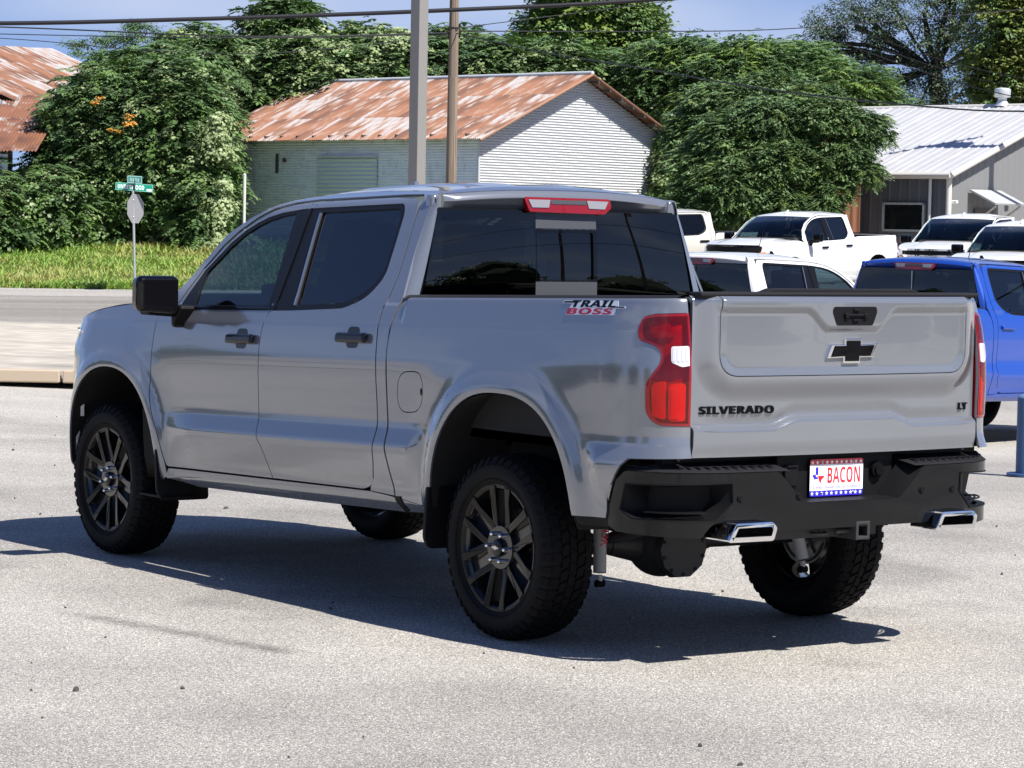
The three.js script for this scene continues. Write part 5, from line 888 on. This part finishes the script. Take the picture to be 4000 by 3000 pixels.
tree('dense_tree', 'dense mid-green tree right of the shed, above the white crew cab pickup', 'tree', [[5.4, 97, 6.3, 1.8, 1.9, 1.7], [7.6, 95, 5.6, 2.3, 2.4, 1.9], [6.4, 93.5, 3.4, 2.0, 1.8, 1.5], [9.2, 96, 6.4, 1.8, 1.6, 1.6], [8.6, 92, 3.4, 1.9, 1.6, 1.4], [6.4, 98.5, 7.2, 1.1, .8, 1.1], [10.7, 94, 5.7, 1.7, 1.5, 1.5], [9.4, 97, 7.3, 1.2, .8, 1.2], [8.0, 97, 7.2, 1.0, .8, 1.0]], [[7.4, 95, .5], [7.5, 95, 4]], [[FEATHER, 19000, 231, tones([.060, .13, .030], [.13, .24, .055]), { clump: 16, spread: .75, size: .85, droop: .15 }], [SPRAY[0], 6000, 232, DEEP, { clump: 18, spread: .7, inner: .4 }], [FEATHER, 3600, 233, tones([.15, .25, .03], [.22, .33, .05]), { clump: 14, inner: 0, spread: .6 }]], { coreK: .70 });
tree('feathery_tree', 'feathery light green tree leaning over the rusty wall and grey building', 'tree', [[6.0, 83, 5.5, 1.0, .6, .9], [7.3, 83, 5.9, 1.0, .5, .9], [8.4, 82.4, 5.7, .8, .4, .8], [5.2, 83, 4.6, .8, .8, .8], [5.3, 81, 3.4, .8, .9, .8], [6.1, 81, 4.4, 1.0, .8, .9], [7.3, 80.8, 4.9, 1.1, .7, .9], [8.6, 80.4, 5.1, .9, .5, .8], [9.5, 80.2, 5.0, .7, .32, .6], [9.9, 80.1, 4.55, .5, .22, .4], [9.2, 80, 4.2, .6, .35, .6], [9.5, 79.8, 3.55, .65, .28, .5], [8.6, 80, 3.8, .7, .45, .6], [7.4, 80, 3.7, 1.0, .7, .8], [6.2, 80, 3.1, 1.1, .8, .8], [5.2, 80.4, 2.4, .8, .8, .7], [7.4, 79.8, 2.6, .8, .5, .7], [8.5, 79.6, 2.7, .5, .28, .5], [8.9, 79.6, 3.1, .5, .2, .4]], [[7.0, 80.9, .3], [7.4, 80.7, 2.6]], [[FEATHER, 26000, 241, tones([.065, .140, .038], [.14, .235, .070]), { clump: 15, spread: .62, droop: .22, size: .58, inner: .3, radial: .3 }], [SPRAY[1], 7000, 243, tones([.060, .13, .035], [.13, .22, .06]), { clump: 14, spread: .6, droop: .2, size: .8 }], [FEATHER, 5500, 242, tones([.15, .23, .04], [.21, .31, .06]), { clump: 10, inner: 0, spread: .5, size: .56, radial: .3, droop: .1 }]], { bark: barkPale, per: 3, r0: .12 });
const tv = thing('vine_bush', 'low vine bush climbing the shed corner above the pale pickup', 'bush'); foliage(tv, 'foliage', VINE, [[5.1, 91, 3.3, .5, 1.6, .6], [5.7, 90.6, 2.6, .9, 1.3, .7], [5.2, 91.5, 4.7, .5, .5, .5]], 3000, 251, MID, { clump: 14, droop: .6 }); foliage(tv, 'foliage', VINE, [[5.1, 90.8, 3.3, .6, 1.6, .5], [5.9, 90.4, 2.6, .9, 1.3, .6]], 900, 252, VINET, { clump: 10, droop: .7, inner: 0 });
tree('willow_tree', 'tall open dark-leaved tree leaning left against the sky, behind the grey building', 'tree', [[15.6, 113, 10.6, 2.2, 1.4, 1.6, .5], [13.4, 114, 10.2, 1.6, 1.0, 1.3, .5], [12.2, 114, 9.2, 1.1, .9, 1, .6], [17.0, 113, 8.6, 1.3, 1.6, 1.2, .7], [14.0, 113, 7.4, 1.4, 1.2, 1.2, .7], [16.4, 113, 6.4, 1.9, .9, 1.3, 1.1], [18, 113, 11.4, 2.0, 1.4, 1.5, .6], [13.3, 113.5, 8.6, 1.0, .7, .9, .5]], [[17.2, 113, .8], [16.4, 113, 8.4]], [[SMALL, 6500, 261, DULL, { clump: 16, spread: .8, inner: .5, front: .4, droop: .2 }]], { per: 4, r0: .30, bark: std([.05, .045, .04], .9) });
tree('oak_tree', 'yellow-green tree filling the top right corner behind the roof vent', 'tree', [[18.6, 105, 9.4, 2.0, 2.2, 1.8], [19.4, 104, 7.2, 2.0, 2.0, 1.6], [17.6, 105.5, 7.4, 1.1, 1.4, 1.2], [18.4, 105, 11.2, 1.7, 1.2, 1.4]], [[18.8, 105.5, .8], [18.8, 105.5, 6]], [[SPRAY[0], 8500, 271, YEL, { clump: 20, spread: .7, size: 1.1 }], [SPRAY[1], 3000, 272, MID, { clump: 16, spread: .7, inner: .5 }]], { coreK: .66 });
{ // far trees peeping over the left barn
  const P = [[-16.9, 118, 9.0, .5, .5], [-15.6, 118, 9.0, 1.1, .9], [-13.9, 120, 8.7, .9, .6], [-18.2, 118, 8.9, .4, .3]];
  const T = thing('far_trees', 'small far treetops just above the left barn roof', 'trees'); foliage(T, 'crown', SMALL, P.map((p) => [p[0], p[1], p[2], p[3], p[4], .8]), 1100, 281, DEEP, { clump: 12, size: .9 }); T.userData.kind = 'stuff';
}

{ // trees on the other side of the road, behind the viewer: the truck's windows and paint mirror them
  const lobes = [[39, -5, 1.9, 4.2, 2.7, 4], [33, -9, 1.2, 3, 2.0, 3], [44, 6, .8, 5, 1.8, 4], [48, 14, .8, 5, 1.6, 4], [-46, 8, 2.4, 6, 2.6, 5], [-52, 24, 2.6, 7, 2.8, 6], [-44, -8, 2.2, 6, 2.4, 5], [-50, 42, 2.4, 6, 2.6, 5]];
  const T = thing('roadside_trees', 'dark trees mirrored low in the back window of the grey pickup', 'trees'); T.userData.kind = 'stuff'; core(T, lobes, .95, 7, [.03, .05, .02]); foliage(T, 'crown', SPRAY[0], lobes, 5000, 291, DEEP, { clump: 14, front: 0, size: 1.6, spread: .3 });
}
// ---------- poles, wires, signs ----------
{
  const P = thing('light_pole', 'square tan metal light pole rising in front of the tin shed', 'pole', onGround(-1.56, 45.1, -.02), .22);
  part('shaft', rbox(.20, 12, .20, .012, 0, 6, 0), std([.23, .22, .205], .55, .1), P); part('base_plate', [box(.42, .03, .42, 0, .03, 0), new THREE.CylinderGeometry(.28, .28, .5, 20).translate(0, -.2, 0)], std([.4, .39, .37], .8), P);
  const woodTex = dataTex(256, (i, j) => { const v = .30 + .5 * (fbm(i / 5, j / 120, 1, 4) - .5) - .25 * clamp((fbm(i / 3, j / 60, 8, 3) - .62) * 6); return [v * 1.25, v * .95, v * .70].map((x) => Math.pow(Math.max(.01, x * .55), .4545)); }, true); woodTex.repeat.set(1, 2);
  const woodM = std([1, 1, 1], .9, 0, { map: woodTex, bumpMap: woodTex, bumpScale: .01 });
  const pole = (lat, dep, label, full) => {
    const W = thing('utility_pole', label, 'utility pole', onGround(lat, dep, -.1)); part('shaft', new THREE.CylinderGeometry(.105, .165, 11.5, 16).translate(0, 5.75, 0), woodM, W); part('cable_bracket', [box(.30, .05, .06, 0, 7.0, 0), new THREE.TorusGeometry(.135, .02, 6, 20).rotateX(Math.PI / 2).translate(0, 7.05, 0)], MT.steel, W);
    if (full) { part('cross_arm', box(2.4, .12, .10, 0, 10.9, .16), woodM, W).rotation.y = .9; part('transformer', [new THREE.CylinderGeometry(.25, .25, .85, 20).translate(.38, 9.7, .1), new THREE.CylinderGeometry(.05, .06, .2, 8).translate(.38, 10.2, .1), box(.2, .08, .1, .15, 9.8, .05)], std([.32, .33, .34], .5, .3), W); } return W;
  };
  pole(-1.72, 76.2, 'round brown wooden utility pole just right of the metal light pole');
  pole(16.27, 79.2, 'wooden utility pole with transformer right of the grey building', true);
  pole(40, 7.6, 'utility pole with transformer mirrored in the right pane of the back window', true); pole(37.6, 1.6, 'second utility pole with transformer mirrored near the middle pane of the back window', true);
  // wires
  const cableM = std([.010, .010, .014], .6), W = (name, label, pts, r, group, m = cableM) => { const C = pts.map((p) => V(...p)); const t = part(name, tube(C, r, 60, 6), m, scene); t.name = numbered(name); t.userData = { label, category: 'cable' }; if (group) t.userData.group = group; };
  W('thick_cable', 'thick black cable bundle crossing the sky from left to top centre', [[-30, 71, 6.5], [-12.7, 70.4, 6.66], [-8.2, 70.4, 6.84], [-4.8, 70.4, 7.01], [-1.38, 70.4, 7.21], [3.04, 70.4, 7.52], [20, 70, 9.3]], .052);
  W('service_wire', 'thin wire drooping from the wooden pole down to the right', [[-1.67, 76.2, 7.03], [.6, 68, 6.06], [2.73, 60.2, 5.26], [4.8, 55, 4.62], [6.74, 50.2, 4.16], [8.2, 45.1, 3.86], [14, 25, 3.9]], .014);
  W('thin_wire', 'thin wire running from the left edge to the wooden pole', [[-30, 73, 6.9], [-13.4, 74.4, 6.84], [-6.7, 74.4, 6.72], [-1.8, 76.2, 7.03]], .018);
  W('thin_wire', 'thin wire below the thick cable at the far left', [[-30, 73, 6.75], [-13.4, 74.4, 6.66], [-6.7, 74.6, 6.70], [-1.8, 76.2, 7.0]], .012);
  W('thin_wire', 'lowest thin wire sagging over the left barn roof', [[-30, 73, 6.6], [-13.4, 74.4, 6.55], [-10, 74.4, 6.33], [-6.7, 74.6, 6.30], [-1.8, 76.2, 6.95]], .010);
  W('thin_wire', 'thin wire running from the wooden pole to the right past the tall tree', [[-1.7, 76.2, 7.08], [4, 80.4, 7.47], [8.1, 85.4, 7.98], [15.9, 90.5, 9.09], [24, 96, 10.4]], .016);
  W('thin_wire', 'thin wire crossing the sky right of the tall tree near the top', [[-1.7, 76.2, 7.15], [4.2, 80, 8.3], [8.3, 84, 9.3], [12, 88, 10.4]], .013);
  [[8.1, 3.2], [7.6, 2.9], [7.1, 2.6]].forEach(([a, b], k) => W('power_line', ['upper', 'middle', 'lower'][k] + ' of three parallel power lines sloping right before the open tree', [[9.3 - k * .35, 80, 7.6 - k * .12], [11.6, 78, 6.65 - k * .24], [14.2, 76, 6.0 - k * .28], [17, 74, 5.75 - k * .32]], .012));
  for (const [k, y] of [['upper', 8.4], ['lower', 6.2]]) W('power_line', k + ' of two wires between the poles mirrored in the back window', [[33, -14, y], [37.6, 1.6, y - .25], [40, 7.6, y], [46, 24, y - .2]], .03);
  // street sign and the back of a stop sign
  const S = thing('street_sign', 'galvanised post with a green UNDERWOOD street sign and the back of a stop sign', 'street sign', onGround(-10.03, 75.1, -.05), Math.atan2(-RT.z, RT.x));
  part('post', [rod([.09, 0, 0], [-.0, 2.72, 0], .032, .032, 10)], std([.50, .51, .52], .45, .6), S).rotation.z = 0;
  const oct = [...Array(8).keys()].map((k) => { const a = Math.PI / 8 + k * Math.PI / 4; return [Math.cos(a) * .41, Math.sin(a) * .41]; });
  part('stop_sign', extrude(oct, .006, .002).rotateY(1.12).translate(.06, 2.24, -.05), std([.40, .40, .41], .5, .5), S, 'bare metal back of an octagonal stop sign');
  part('sign_bolt', [new THREE.SphereGeometry(.02, 8, 6).translate(.03, 2.02, .06), new THREE.SphereGeometry(.02, 8, 6).translate(.03, 2.46, .05)], MT.satin, S);
  const tex = canvasTex(512, 116, (g, w, h) => { g.fillStyle = '#0b8a72'; g.fillRect(0, 0, w, h); g.strokeStyle = '#d8efe8'; g.lineWidth = 3; g.strokeRect(4, 4, w - 8, h - 8); g.fillStyle = '#f4f8f6'; g.save(); g.font = 'bold 92px sans-serif'; const m = g.measureText('UNDERWOOD').width; g.translate(26, 90); g.scale(370 / m, 1); g.fillText('UNDERWOOD', 0, 0); g.restore(); g.fillRect(428, 72, 68, 32); });
  const blade = (w, t, col) => { const g = new THREE.PlaneGeometry(w, .20, 6, 1); const b = box(w, .20, .006); return [b, g.translate(0, 0, .0045)]; };
  const sg = new THREE.Group(); sg.name = 'name_blade'; sg.position.set(.03, 2.80, 0); sg.rotation.set(0, .25, -.05); S.add(sg); const [b1, f1] = blade(.98); part('blade', b1, std([.02, .25, .18], .4), sg); part('blade_face', f1, std([1, 1, 1], .4, 0, { map: tex }), sg);
  const tex2 = canvasTex(256, 116, (g, w, h) => { g.fillStyle = '#3d7a74'; g.fillRect(0, 0, w, h); g.strokeStyle = '#b9cfca'; g.lineWidth = 6; g.strokeRect(8, 8, w - 16, h - 16); g.fillStyle = '#8fb0aa'; for (let k = 0; k < 4; k++) g.fillRect(48 + k * 42, 34 + (k % 2) * 4, 26, 50); });
  const s2 = new THREE.Group(); s2.name = 'name_blade'; s2.position.set(.04, 3.0, 0); s2.rotation.set(0, 1.2, 0); S.add(s2); const [b2, f2] = blade(.80); part('blade', b2, std([.05, .2, .17], .4), s2); part('blade_face', f2, std([1, 1, 1], .4, 0, { map: tex2 }), s2); part('bracket', [box(.05, .3, .05, .03, 2.86, 0)], MT.steel, S);
  const B = thing('blue_post', 'blue steel bollard standing at the right edge beside the blue pickup', 'bollard', onGround(4.32, 23.9, 0)); part('post', [new THREE.CylinderGeometry(.085, .085, .66, 20).translate(0, .33, 0)], std([.035, .085, .19], .5), B); part('cap', [new THREE.SphereGeometry(.085, 20, 8, 0, 6.3, 0, 1.57).scale(1, .45, 1).translate(0, .66, 0)], std([.10, .17, .30], .5), B); part('base_plate', [new THREE.CylinderGeometry(.16, .16, .02, 20).translate(0, .02, 0)], std([.035, .085, .19], .5), B);
  const Q = thing('marker_post', 'short white pipe standing by the left wall of the shed', 'post', onGround(-8.35, 88.2, -.2)); part('pipe', [new THREE.CylinderGeometry(.05, .05, 2.6, 10).translate(0, 1.3, 0)], std([.6, .6, .58], .6), Q); part('cap', new THREE.SphereGeometry(.055, 10, 6).translate(0, 2.6, 0), std([.6, .6, .58], .6), Q);
}
// ---------- the other vehicles ----------
const headTo = (dl, dd) => { const v = dirOf(dl, dd); return Math.atan2(-v[2], v[0]); };   // turn so that the truck's nose (+x) points along that way
const blue = makeTruck({ paintMat: phys([.010, .066, .40], .35, .25, { clearcoat: 1, clearcoatRoughness: .02 }), name: 'pickup_truck', label: 'bright blue crew cab pickup seen from behind beside the grey tailgate', midsize: true });
const tmpl = makeTruck({ paintMat: paint([.78, .78, .77]), name: 'pickup_truck', label: 'white crew cab pickup seen from behind between the grey and blue pickups', midsize: true });
const front = makeTruck({ paintMat: paint([.80, .80, .79]), name: 'pickup_truck', label: 'white pickup facing left with dark grille and amber lamp, whole side in view' });
const suv = makeTruck({ paintMat: paint([.80, .80, .79]), name: 'pickup_truck', label: 'white vehicle with chrome-barred grille facing the lot before the grey building', chromeGrille: true });
const w3 = front.clone(); w3.name = numbered('pickup_truck'); w3.userData = { label: 'white pickup with dark grille cut off by the right edge', category: 'pickup truck' }; scene.add(w3);
const tan = makeTruck({ paintMat: paint([.55, .52, .46]), name: 'pickup_truck', label: 'pale beige pickup partly hidden behind the grey cab and white pickup' });
const park = (t, lat, dep, dl, dd, k = 1) => { const p = onGround(lat, dep, 0); t.position.set(...p); t.rotation.y = headTo(dl, dd); t.scale.set(k, k, k); };
park(blue, 3.62, 28.9, .64, .77, .93); park(tmpl, 1.44, 30.6, .68, .73, .93);
park(front, 7.5, 66.2, -.60, -.80); park(suv, 10.85, 65.0, -.42, -.90); park(w3, 11.0, 58.6, -.42, -.90); park(tan, 5.1, 69.5, -.80, -.45);
renderer.render(scene, camera);
